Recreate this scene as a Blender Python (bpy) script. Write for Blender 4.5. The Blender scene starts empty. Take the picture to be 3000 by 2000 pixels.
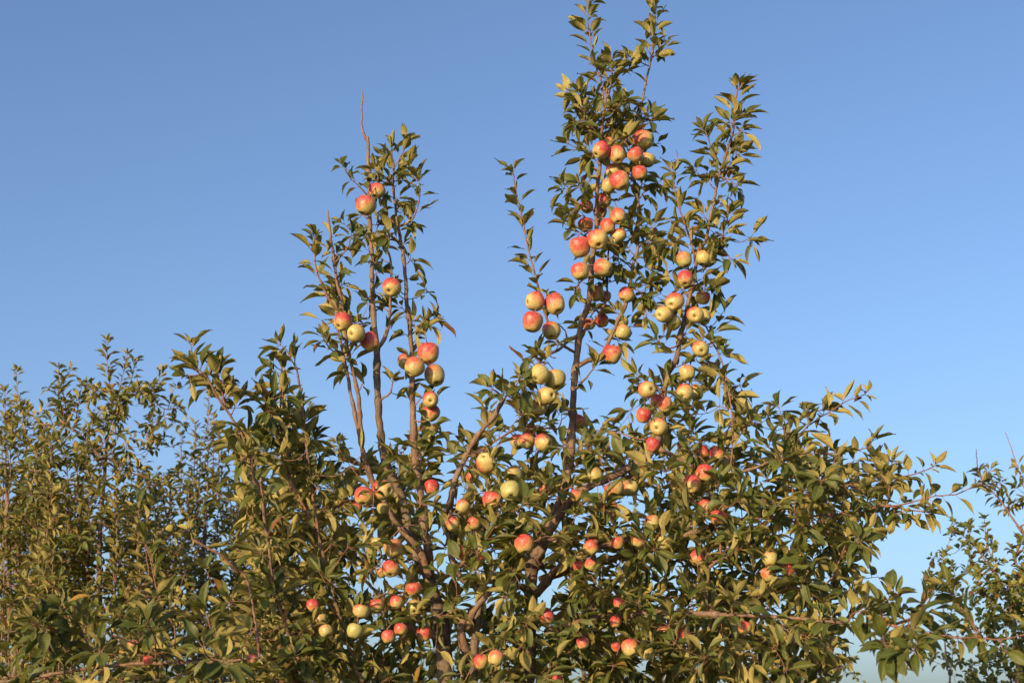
import bpy, math, random
import numpy as np
from mathutils import Vector, Matrix, Quaternion

random.seed(11)
rng = np.random.default_rng(11)
scene = bpy.context.scene
C = bpy.context.collection

# ------------------------------------------------------------------ camera
PITCH = math.radians(16.0)
CAM = np.array([0.0, 0.0, 1.6])
F = 50.0 / 36.0 * 3000.0
cam_d = bpy.data.cameras.new('camera')
cam = bpy.data.objects.new('camera', cam_d)
C.objects.link(cam)
cam.location = CAM
cam.rotation_euler = (math.pi / 2 + PITCH, 0, 0)
cam_d.lens = 50
cam_d.sensor_width = 36
cam_d.clip_end = 4000
cam_d.dof.use_dof = True
cam_d.dof.focus_distance = 5.75
cam_d.dof.aperture_fstop = 4.5
scene.camera = cam

# ------------------------------------------------------------------ sky + sun
SUN_EL, SUN_AZ = math.radians(15), math.radians(33)      # azimuth: degrees towards -X from straight behind the camera
sun_dir = Vector((-math.sin(SUN_AZ) * math.cos(SUN_EL), -math.cos(SUN_AZ) * math.cos(SUN_EL), math.sin(SUN_EL)))
world = bpy.data.worlds.new('World')
scene.world = world
world.use_nodes = True
wn = world.node_tree
sky = wn.nodes.new('ShaderNodeTexSky')
sky.sky_type = 'NISHITA'
sky.sun_disc = False
sky.sun_elevation = SUN_EL
# Blender: rotation 0 puts the sun at +Y, positive turns towards +X
sky.sun_rotation = math.atan2(sun_dir.x, sun_dir.y)
sky.altitude = 100
sky.air_density = 0.9
sky.dust_density = 3.0
sky.ozone_density = 3.2
tint = wn.nodes.new('ShaderNodeMix')                       # white balance of the sky light
tint.data_type, tint.blend_type = 'RGBA', 'MULTIPLY'
tint.inputs[0].default_value = 1.0
tint.inputs[7].default_value = (1.0, 0.978, 1.0, 1)
wn.links.new(sky.outputs[0], tint.inputs[6])
wn.links.new(tint.outputs[2], wn.nodes['Background'].inputs[0])
wn.nodes['Background'].inputs[1].default_value = 0.15
sd = bpy.data.lights.new('sun', 'SUN')
sun = bpy.data.objects.new('sun', sd)
C.objects.link(sun)
sd.energy = 5.0
sd.angle = math.radians(0.5)
sd.color = (1.0, 0.70, 0.37)
sun.rotation_euler = (-sun_dir).to_track_quat('-Z', 'Y').to_euler()
sun.location = (-6, -8, 9)

vs = scene.view_settings
vs.view_transform = 'Standard'
vs.look = 'None'
vs.exposure = 0.57
vs.gamma = 1.0
vs.use_curve_mapping = False
scene.cycles.max_bounces = 5
scene.cycles.diffuse_bounces = 3
scene.cycles.transmission_bounces = 4
scene.cycles.transparent_max_bounces = 4
scene.cycles.use_denoising = True
scene.cycles.denoiser = 'OPENIMAGEDENOISE'


# ------------------------------------------------------------------ geometry of the view (pixel of the 3000 x 2000 photograph + distance -> point)
def at(px, py, Y):
    xc, yc = (px - 1500) / F, -(py - 1000) / F
    s = Y / (math.cos(PITCH) - yc * math.sin(PITCH))
    return np.array([xc * s, Y, CAM[2] + s * (math.sin(PITCH) + yc * math.cos(PITCH))])


def proj(p):
    p = np.asarray(p, float) - CAM
    f = p[..., 1] * math.cos(PITCH) + p[..., 2] * math.sin(PITCH)
    u = -p[..., 1] * math.sin(PITCH) + p[..., 2] * math.cos(PITCH)
    return 1500 + F * p[..., 0] / f, 1000 - F * u / f, f


def mpp(p):
    return proj(p)[2] / F


def unit(v):
    v = np.asarray(v, float)
    return v / (np.linalg.norm(v, axis=-1, keepdims=True) + 1e-9)


# ------------------------------------------------------------------ materials
def new_mat(name):
    m = bpy.data.materials.new(name)
    m.use_nodes = True
    nt = m.node_tree
    nt.nodes.clear()
    out = nt.nodes.new('ShaderNodeOutputMaterial')
    return m, nt, out


def N(nt, kind, **kw):
    n = nt.nodes.new(kind)
    for k, v in kw.items():
        setattr(n, k, v)
    return n


def math_node(nt, op, a, b=None, c=None, clamp=False):
    n = N(nt, 'ShaderNodeMath', operation=op, use_clamp=clamp)
    for i, v in enumerate((a, b, c)):
        if v is None:
            continue
        if isinstance(v, (int, float)):
            n.inputs[i].default_value = v
        else:
            nt.links.new(v, n.inputs[i])
    return n.outputs[0]


def mix_col(nt, fac, a, b, mode='MIX'):
    n = N(nt, 'ShaderNodeMix', data_type='RGBA', blend_type=mode)
    for idx, v in ((0, fac), (6, a), (7, b)):
        if isinstance(v, (int, float)):
            n.inputs[idx].default_value = v
        elif isinstance(v, tuple):
            n.inputs[idx].default_value = (*v, 1) if len(v) == 3 else v
        else:
            nt.links.new(v, n.inputs[idx])
    return n.outputs[2]


def ramp(nt, fac, stops, interp='LINEAR'):
    n = N(nt, 'ShaderNodeValToRGB')
    n.color_ramp.interpolation = interp
    el = n.color_ramp.elements
    while len(el) < len(stops):
        el.new(0.5)
    for e, (p, c) in zip(el, stops):
        e.position = p
        e.color = (*c, 1)
    nt.links.new(fac, n.inputs[0])
    return n.outputs[0]


def leaf_material(name, upper, upper2, under, under2, odd=0.014):
    m, nt, out = new_mat(name)
    L = nt.links
    info = N(nt, 'ShaderNodeObjectInfo')
    att = N(nt, 'ShaderNodeAttribute', attribute_name='leaf_random')
    r = math_node(nt, 'FRACT', math_node(nt, 'ADD', info.outputs['Random'], att.outputs['Fac']))
    r2 = math_node(nt, 'FRACT', math_node(nt, 'MULTIPLY', r, 17.31))
    uv = N(nt, 'ShaderNodeUVMap', uv_map='leaf_uv')
    sep = N(nt, 'ShaderNodeSeparateXYZ')
    L.new(uv.outputs[0], sep.inputs[0])
    u, v = sep.outputs[0], sep.outputs[1]
    av = math_node(nt, 'ABSOLUTE', math_node(nt, 'SUBTRACT', v, 0.5))          # 0 midrib .. 0.5 margin
    mid = math_node(nt, 'SUBTRACT', 1.0, math_node(nt, 'DIVIDE', av, 0.045), clamp=True)
    ph = math_node(nt, 'SUBTRACT', math_node(nt, 'MULTIPLY', u, 9.0), math_node(nt, 'MULTIPLY', av, 5.0))
    ve = math_node(nt, 'ABSOLUTE', math_node(nt, 'SUBTRACT', math_node(nt, 'FRACT', ph), 0.5))
    ve = math_node(nt, 'SUBTRACT', 1.0, math_node(nt, 'DIVIDE', ve, 0.14), clamp=True)
    vein = math_node(nt, 'MAXIMUM', mid, math_node(nt, 'MULTIPLY', ve, 0.45))
    geo = N(nt, 'ShaderNodeNewGeometry')
    tex = N(nt, 'ShaderNodeTexNoise')
    tex.inputs['Scale'].default_value = 60
    tex.inputs['Detail'].default_value = 3
    L.new(geo.outputs['Position'], tex.inputs['Vector'])
    cu = mix_col(nt, r, upper, upper2)
    cd = mix_col(nt, r, under, under2)
    mot = ramp(nt, tex.outputs[0], [(0.3, (0.82, 0.84, 0.80)), (0.7, (1.14, 1.13, 1.10))])
    cu = mix_col(nt, 1.0, cu, mot, 'MULTIPLY')
    cd = mix_col(nt, 1.0, cd, mot, 'MULTIPLY')
    # a few leaves turn yellow or brown, many have a browned tip or margin
    edge = math_node(nt, 'MULTIPLY', math_node(nt, 'GREATER_THAN', math_node(nt, 'ADD', math_node(nt, 'MULTIPLY', av, 1.1), math_node(nt, 'MULTIPLY', tex.outputs[0], 0.7)), 0.84),
                     math_node(nt, 'GREATER_THAN', r2, 0.45))
    tip = math_node(nt, 'GREATER_THAN', math_node(nt, 'ADD', u, math_node(nt, 'MULTIPLY', math_node(nt, 'SUBTRACT', r2, 0.8), 0.4)), 0.99)
    wear = math_node(nt, 'MULTIPLY', math_node(nt, 'MAXIMUM', edge, tip), 0.5)
    turned = ramp(nt, r2, [(0.0, (0.24, 0.15, 0.03)), (0.5, (0.15, 0.072, 0.03))])
    isodd = math_node(nt, 'GREATER_THAN', odd, math_node(nt, 'FRACT', math_node(nt, 'MULTIPLY', r, 7.7)))
    cu = mix_col(nt, math_node(nt, 'MULTIPLY', vein, 0.55), cu, (0.16, 0.17, 0.06))
    cd = mix_col(nt, math_node(nt, 'MULTIPLY', vein, 0.50), cd, (0.34, 0.33, 0.17))
    cu = mix_col(nt, wear, cu, (0.13, 0.075, 0.03))
    cd = mix_col(nt, math_node(nt, 'MULTIPLY', wear, 0.7), cd, (0.17, 0.10, 0.045))
    cu = mix_col(nt, isodd, cu, turned)
    cd = mix_col(nt, isodd, cd, turned)
    col = mix_col(nt, geo.outputs['Backfacing'], cu, cd)
    # petiole (u < 0) is reddish green
    pet = math_node(nt, 'LESS_THAN', u, 0.0)
    col = mix_col(nt, pet, col, (0.24, 0.15, 0.09))
    rough = math_node(nt, 'MULTIPLY_ADD', geo.outputs['Backfacing'], 0.32, 0.48)
    bs = N(nt, 'ShaderNodeBsdfPrincipled')
    L.new(col, bs.inputs['Base Color'])
    L.new(rough, bs.inputs['Roughness'])
    bs.inputs['Specular IOR Level'].default_value = 0.32
    bump = N(nt, 'ShaderNodeBump')
    bump.inputs['Strength'].default_value = 0.5
    bump.inputs['Distance'].default_value = 0.0015
    L.new(math_node(nt, 'MULTIPLY_ADD', tex.outputs[0], 0.5, math_node(nt, 'MULTIPLY', vein, -0.8)), bump.inputs['Height'])
    L.new(bump.outputs[0], bs.inputs['Normal'])
    tr = N(nt, 'ShaderNodeBsdfTranslucent')
    L.new(mix_col(nt, 1.0, col, (1.0, 1.15, 0.45), 'MULTIPLY'), tr.inputs[0])
    mx = N(nt, 'ShaderNodeMixShader')
    mx.inputs[0].default_value = 0.21
    L.new(bs.outputs[0], mx.inputs[1])
    L.new(tr.outputs[0], mx.inputs[2])
    L.new(mx.outputs[0], out.inputs[0])
    return m


def bark_material(name, c1, c2, c3, scale=40, rough=0.8):
    m, nt, out = new_mat(name)
    L = nt.links
    tc = N(nt, 'ShaderNodeTexCoord')
    mp = N(nt, 'ShaderNodeMapping')
    mp.inputs['Scale'].default_value = (1, 1, 0.45)
    L.new(tc.outputs['Object'], mp.inputs[0])
    n1 = N(nt, 'ShaderNodeTexNoise')
    n1.inputs['Scale'].default_value = scale
    n1.inputs['Detail'].default_value = 6
    n1.inputs['Roughness'].default_value = 0.65
    L.new(mp.outputs[0], n1.inputs[0])
    n2 = N(nt, 'ShaderNodeTexNoise')
    n2.inputs['Scale'].default_value = 6
    n2.inputs['Detail'].default_value = 3
    L.new(tc.outputs['Object'], n2.inputs[0])
    vo = N(nt, 'ShaderNodeTexVoronoi')
    vo.inputs['Scale'].default_value = scale * 3
    mp2 = N(nt, 'ShaderNodeMapping')
    mp2.inputs['Scale'].default_value = (0.5, 0.5, 1.3)
    L.new(tc.outputs['Object'], mp2.inputs[0])
    L.new(mp2.outputs[0], vo.inputs[0])
    col = ramp(nt, n1.outputs[0], [(0.3, c1), (0.55, c2), (0.75, c3)])
    grey = ramp(nt, n2.outputs[0], [(0.42, (0, 0, 0)), (0.68, (1, 1, 1))])
    col = mix_col(nt, math_node(nt, 'MULTIPLY', grey, 0.4), col, (0.20, 0.17, 0.14))
    lent = math_node(nt, 'LESS_THAN', vo.outputs['Distance'], 0.16)
    col = mix_col(nt, math_node(nt, 'MULTIPLY', lent, 0.5), col, (0.30, 0.24, 0.18))
    bs = N(nt, 'ShaderNodeBsdfPrincipled')
    L.new(col, bs.inputs['Base Color'])
    bs.inputs['Roughness'].default_value = rough
    bs.inputs['Specular IOR Level'].default_value = 0.3
    bump = N(nt, 'ShaderNodeBump')
    bump.inputs['Strength'].default_value = 0.8
    bump.inputs['Distance'].default_value = 0.010
    L.new(n1.outputs[0], bump.inputs['Height'])
    L.new(bump.outputs[0], bs.inputs['Normal'])
    L.new(bs.outputs[0], out.inputs[0])
    return m


def apple_material():
    m, nt, out = new_mat('apple_skin')
    L = nt.links
    info = N(nt, 'ShaderNodeObjectInfo')
    sepc = N(nt, 'ShaderNodeSeparateColor')
    L.new(info.outputs['Color'], sepc.inputs[0])
    blush, green, rnd = sepc.outputs[0], sepc.outputs[1], sepc.outputs[2]
    tc = N(nt, 'ShaderNodeTexCoord')
    nrm = N(nt, 'ShaderNodeVectorMath', operation='NORMALIZE')
    L.new(tc.outputs['Object'], nrm.inputs[0])
    dot = N(nt, 'ShaderNodeVectorMath', operation='DOT_PRODUCT')
    dot.inputs[1].default_value = (0.80, 0.0, 0.60)
    L.new(nrm.outputs[0], dot.inputs[0])
    off = N(nt, 'ShaderNodeCombineXYZ')
    L.new(math_node(nt, 'MULTIPLY', rnd, 37.0), off.inputs[2])
    add = N(nt, 'ShaderNodeVectorMath', operation='ADD')
    L.new(nrm.outputs[0], add.inputs[0])
    L.new(off.outputs[0], add.inputs[1])
    big = N(nt, 'ShaderNodeTexNoise')
    big.inputs['Scale'].default_value = 1.7
    big.inputs['Detail'].default_value = 3
    L.new(add.outputs[0], big.inputs[0])
    mp = N(nt, 'ShaderNodeMapping')
    mp.inputs['Scale'].default_value = (1, 1, 0.12)
    L.new(add.outputs[0], mp.inputs[0])
    st = N(nt, 'ShaderNodeTexNoise')
    st.inputs['Scale'].default_value = 13
    st.inputs['Detail'].default_value = 4
    st.inputs['Roughness'].default_value = 0.7
    L.new(mp.outputs[0], st.inputs[0])
    val = math_node(nt, 'ADD', dot.outputs['Value'], math_node(nt, 'MULTIPLY', math_node(nt, 'SUBTRACT', big.outputs[0], 0.5), 1.35))
    val = math_node(nt, 'ADD', val, math_node(nt, 'MULTIPLY', math_node(nt, 'SUBTRACT', st.outputs[0], 0.5), 0.55))
    # blush 0..1 moves the threshold
    thr = math_node(nt, 'MULTIPLY_ADD', blush, -1.48, 1.04)
    mask = math_node(nt, 'MULTIPLY', math_node(nt, 'SUBTRACT', val, thr), 0.85, clamp=True)
    ground = mix_col(nt, green, (0.42, 0.325, 0.110), (0.26, 0.262, 0.078))
    skin = N(nt, 'ShaderNodeValToRGB')
    el = skin.color_ramp.elements
    el.new(0.5)
    el.new(0.5)
    for e, (p, c) in zip(el, [(0.0, (1, 1, 1)), (0.30, (1.0, 0.64, 0.58)), (0.60, (0.88, 0.24, 0.23)), (1.0, (0.62, 0.075, 0.115))]):
        e.position = p
        e.color = (*c, 1)
    L.new(mask, skin.inputs[0])
    red = mix_col(nt, math_node(nt, 'MULTIPLY', mask, 1.25, clamp=True), (0.46, 0.33, 0.13), (0.50, 0.29, 0.21))
    col = mix_col(nt, 1.0, mix_col(nt, mask, ground, red), skin.outputs[0], 'MULTIPLY')
    # lenticels
    vo = N(nt, 'ShaderNodeTexVoronoi')
    vo.inputs['Scale'].default_value = 9
    L.new(add.outputs[0], vo.inputs[0])
    dots = math_node(nt, 'LESS_THAN', vo.outputs['Distance'], 0.10)
    col = mix_col(nt, math_node(nt, 'MULTIPLY', dots, 0.35), col, (0.62, 0.50, 0.28))
    # waxy bloom and small russet blemishes
    fn = N(nt, 'ShaderNodeTexNoise')
    fn.inputs['Scale'].default_value = 4.5
    fn.inputs['Detail'].default_value = 5
    L.new(add.outputs[0], fn.inputs[0])
    bloom = ramp(nt, fn.outputs[0], [(0.4, (0, 0, 0)), (0.75, (1, 1, 1))])
    col = mix_col(nt, math_node(nt, 'MULTIPLY', bloom, 0.16), col, (0.62, 0.50, 0.48))
    bl = N(nt, 'ShaderNodeTexVoronoi')
    bl.inputs['Scale'].default_value = 1.6
    L.new(add.outputs[0], bl.inputs[0])
    spot = math_node(nt, 'LESS_THAN', math_node(nt, 'ADD', bl.outputs['Distance'], math_node(nt, 'MULTIPLY', fn.outputs[0], 0.10)), 0.115)
    col = mix_col(nt, math_node(nt, 'MULTIPLY', spot, 0.75), col, (0.10, 0.05, 0.025))
    # russet in the two hollows
    sx = N(nt, 'ShaderNodeSeparateXYZ')
    L.new(tc.outputs['Object'], sx.inputs[0])
    rad = N(nt, 'ShaderNodeVectorMath', operation='LENGTH')
    flat = N(nt, 'ShaderNodeVectorMath', operation='MULTIPLY')
    flat.inputs[1].default_value = (1, 1, 0)
    L.new(tc.outputs['Object'], flat.inputs[0])
    L.new(flat.outputs[0], rad.inputs[0])
    hol = math_node(nt, 'SUBTRACT', 1.0, math_node(nt, 'DIVIDE', rad.outputs['Value'], 0.24), clamp=True)
    col = mix_col(nt, math_node(nt, 'MULTIPLY', hol, 0.75), col, (0.17, 0.11, 0.045))
    bs = N(nt, 'ShaderNodeBsdfPrincipled')
    L.new(col, bs.inputs['Base Color'])
    L.new(math_node(nt, 'MULTIPLY_ADD', bloom, 0.2, 0.36), bs.inputs['Roughness'])
    bs.inputs['Specular IOR Level'].default_value = 0.4
    bs.inputs['Subsurface Weight'].default_value = 0.06
    bs.inputs['Subsurface Radius'].default_value = (0.01, 0.005, 0.002)
    bs.inputs['Subsurface Scale'].default_value = 0.2
    bump = N(nt, 'ShaderNodeBump')
    bump.inputs['Strength'].default_value = 0.12
    bump.inputs['Distance'].default_value = 0.05
    L.new(fn.outputs[0], bump.inputs['Height'])
    L.new(bump.outputs[0], bs.inputs['Normal'])
    L.new(bs.outputs[0], out.inputs[0])
    return m


def plain(name, col, rough=0.8):
    m, nt, out = new_mat(name)
    bs = N(nt, 'ShaderNodeBsdfPrincipled')
    tex = N(nt, 'ShaderNodeTexNoise')
    tex.inputs['Scale'].default_value = 30
    c = ramp(nt, tex.outputs[0], [(0.3, tuple(x * 0.7 for x in col)), (0.7, tuple(x * 1.25 for x in col))])
    nt.links.new(c, bs.inputs['Base Color'])
    bs.inputs['Roughness'].default_value = rough
    nt.links.new(bs.outputs[0], out.inputs[0])
    return m


M_LEAF = leaf_material('apple_leaf', (0.048, 0.068, 0.013), (0.086, 0.102, 0.021), (0.240, 0.212, 0.072), (0.310, 0.268, 0.094))
M_LEAF_PALE = leaf_material('row_leaf', (0.072, 0.092, 0.019), (0.118, 0.130, 0.027), (0.245, 0.214, 0.072), (0.320, 0.274, 0.092), 0.018)
M_LEAF_ROUND = leaf_material('plum_leaf', (0.085, 0.115, 0.024), (0.130, 0.155, 0.034), (0.200, 0.215, 0.066), (0.270, 0.260, 0.080), 0.05)
M_TRUNK = bark_material('trunk_bark', (0.045, 0.033, 0.023), (0.115, 0.083, 0.057), (0.220, 0.172, 0.124), 34)
M_BRANCH = bark_material('branch_bark', (0.075, 0.046, 0.030), (0.165, 0.099, 0.064), (0.255, 0.172, 0.118), 60, 0.7)
M_SHOOT = bark_material('shoot_bark', (0.135, 0.060, 0.042), (0.210, 0.098, 0.066), (0.280, 0.160, 0.112), 90, 0.6)
M_APPLE = apple_material()
M_STEM = plain('apple_stem', (0.13, 0.085, 0.04))
M_CALYX = plain('apple_calyx', (0.05, 0.035, 0.02))


# ------------------------------------------------------------------ mesh helpers
def mesh_from(name, verts, faces, mat, smooth=True):
    me = bpy.data.meshes.new(name)
    me.from_pydata([tuple(v) for v in verts], [], faces)
    me.materials.append(mat)
    if smooth:
        me.polygons.foreach_set('use_smooth', [True] * len(me.polygons))
    me.update()
    return me


def resample(pts, step):
    """Catmull-Rom through pts, about one sample per `step`."""
    pts = np.asarray(pts, float)
    if len(pts) == 2:
        pts = np.array([pts[0], pts.mean(0), pts[1]])
    P_ = np.vstack([2 * pts[0] - pts[1], pts, 2 * pts[-1] - pts[-2]])
    out = []
    for i in range(1, len(P_) - 2):
        p0, p1, p2, p3 = P_[i - 1:i + 3]
        n = max(1, int(round(np.linalg.norm(p2 - p1) / step)))
        for t in np.arange(n) / n:
            out.append(0.5 * (2 * p1 + (p2 - p0) * t + (2 * p0 - 5 * p1 + 4 * p2 - p3) * t * t + (3 * p1 - p0 - 3 * p2 + p3) * t ** 3))
    out.append(pts[-1])
    return np.array(out)


def tube(path, radii, sides, v0=0, knob=0.0, cap=True):
    path = np.asarray(path)
    n = len(path)
    tan = unit(np.gradient(path, axis=0))
    ref = np.array([1.0, 0.2, 0.1]) if abs(tan[0][0]) < 0.8 else np.array([0, 1.0, 0.2])
    a = unit(np.cross(tan[0], ref))
    ang = np.arange(sides) * 2 * math.pi / sides
    verts = np.zeros((n, sides, 3))
    for i in range(n):
        a = unit(a - tan[i] * np.dot(a, tan[i]))
        b = np.cross(tan[i], a)
        r = radii[i] * (1 + (knob * rng.normal(size=sides) * 0.5 if knob else 0))
        verts[i] = path[i] + (np.cos(ang)[:, None] * a + np.sin(ang)[:, None] * b) * (r[:, None] if knob else r)
    verts = verts.reshape(-1, 3)
    faces = []
    for i in range(n - 1):
        for j in range(sides):
            k = (j + 1) % sides
            faces.append((v0 + i * sides + j, v0 + i * sides + k, v0 + (i + 1) * sides + k, v0 + (i + 1) * sides + j))
    if cap:
        faces.append(tuple(v0 + (n - 1) * sides + j for j in range(sides)))
        faces.append(tuple(v0 + sides - 1 - j for j in range(sides)))
    return verts, faces


# ------------------------------------------------------------------ leaf shapes: length 1 along +X, upper side +Z
def leaf_shape(seed, width, rows, cols, petiole=0.20, fold=None, curl=None, blunt=False):
    r = np.random.default_rng(seed)
    fold = r.uniform(0.38, 1.0) if fold is None else fold
    curl = r.uniform(-0.28, 0.62) if curl is None else curl
    twist = r.normal() * 0.25
    wav = r.uniform(0.0, 0.05)
    wph = r.uniform(0, 6.28)
    tip_hook = r.uniform(-0.1, 0.35)
    ts = np.linspace(0, 1, rows)
    ang, px, pz = -0.25 * curl, 0.0, 0.0
    verts, uvs = [], []
    prev = 0
    for i, t in enumerate(ts):
        dt = t - prev
        prev = t
        ang_t = -0.25 * curl + curl * t + tip_hook * max(0, t - 0.75) * 3
        px += dt * math.cos(ang_t)
        pz -= dt * math.sin(ang_t)
        if blunt:
            w = width * 0.5 * math.sin(math.pi * min(1, t ** 0.9)) ** 0.75
        else:
            w = width * 0.5 * (math.sin(math.pi * t ** 0.80) ** 0.85) * (1 - 0.25 * max(0, t - 0.7) / 0.3)
        w = max(w, 0.002)
        up = np.array([math.sin(ang_t), 0, math.cos(ang_t)])
        tw = twist * t
        side = np.array([0, math.cos(tw), 0]) + up * math.sin(tw)
        for c in range(cols):
            v = -1 + 2 * c / (cols - 1)
            f = fold * (1 - 0.3 * t)
            bulge = 0.10 * w * math.sin(math.pi * abs(v))
            off = side * (v * w * math.cos(f)) + up * (abs(v) * w * math.sin(f) + bulge + wav * abs(v) * math.sin(wph + 9 * t + v))
            verts.append(np.array([petiole + px * (1 - petiole), 0, pz]) + off)
            uvs.append((t, 0.5 + 0.5 * v))
    faces = []
    for i in range(rows - 1):
        for c in range(cols - 1):
            a = i * cols + c
            faces.append((a, a + cols, a + cols + 1, a + 1))
    # petiole: thin three-sided stalk
    k = len(verts)
    pr = 0.011
    for x, z in ((0, 0), (petiole + 0.02, 0.0)):
        for q in range(3):
            th = q * 2.094
            verts.append(np.array([x, pr * math.cos(th), z + pr * math.sin(th) - 0.003]))
            uvs.append((-0.5, 0.2))
    for q in range(3):
        faces.append((k + q, k + (q + 1) % 3, k + 3 + (q + 1) % 3, k + 3 + q))
    V = np.array(verts)
    # the upper side must face +Z: faces wound (a, a+cols, ...) give +X x +Y = +Z
    faces = [tuple(f) for f in faces]
    return V, faces, np.array(uvs)


LEAVES_BIG = [leaf_shape(100 + i, w, 7, 5) for i, w in enumerate((0.34, 0.38, 0.42, 0.32, 0.40, 0.44, 0.33, 0.39, 0.37, 0.41, 0.31, 0.40, 0.36, 0.39))]
LEAVES_FAR = [leaf_shape(200 + i, w, 6, 3) for i, w in enumerate((0.36, 0.40, 0.43, 0.38, 0.42, 0.35, 0.40, 0.42))]
LEAVES_ROUND = [leaf_shape(300 + i, w, 6, 3, 0.2, blunt=True) for i, w in enumerate((0.58, 0.64, 0.68, 0.60, 0.66, 0.62))]


def leaf_mesh_arrays(shape):
    V, faces, uv = shape
    loops = np.concatenate([np.array(f) for f in faces])
    return V, faces, uv, loops


def make_leaf_datablock(name, shape, mat):
    V, faces, uv, loops = leaf_mesh_arrays(shape)
    me = mesh_from(name, V, faces, mat)
    layer = me.uv_layers.new(name='leaf_uv')
    layer.data.foreach_set('uv', uv[loops].astype(np.float32).ravel())
    return me


def fast_mesh(name, verts, quads, uv, rand, mat):
    me = bpy.data.meshes.new(name)
    nv, nq = len(verts), len(quads)
    me.vertices.add(nv)
    me.loops.add(nq * 4)
    me.polygons.add(nq)
    me.vertices.foreach_set('co', verts.astype(np.float32).ravel())
    me.loops.foreach_set('vertex_index', quads.astype(np.int32).ravel())
    me.polygons.foreach_set('loop_start', np.arange(nq, dtype=np.int32) * 4)
    me.polygons.foreach_set('use_smooth', np.ones(nq, dtype=bool))
    me.materials.append(mat)
    me.update(calc_edges=True)
    if uv is not None:
        layer = me.uv_layers.new(name='leaf_uv')
        layer.data.foreach_set('uv', uv[quads.ravel()].astype(np.float32).ravel())
        at_ = me.attributes.new('leaf_random', 'FLOAT', 'POINT')
        at_.data.foreach_set('value', rand.astype(np.float32))
    me.validate()
    return me


# ------------------------------------------------------------------ the tree builder
APPLE_SPOTS = []          # (px, py, radius px, depth) - leaves that hide a fruit are dropped
UP = np.array([0, 0, 1.0])


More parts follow.
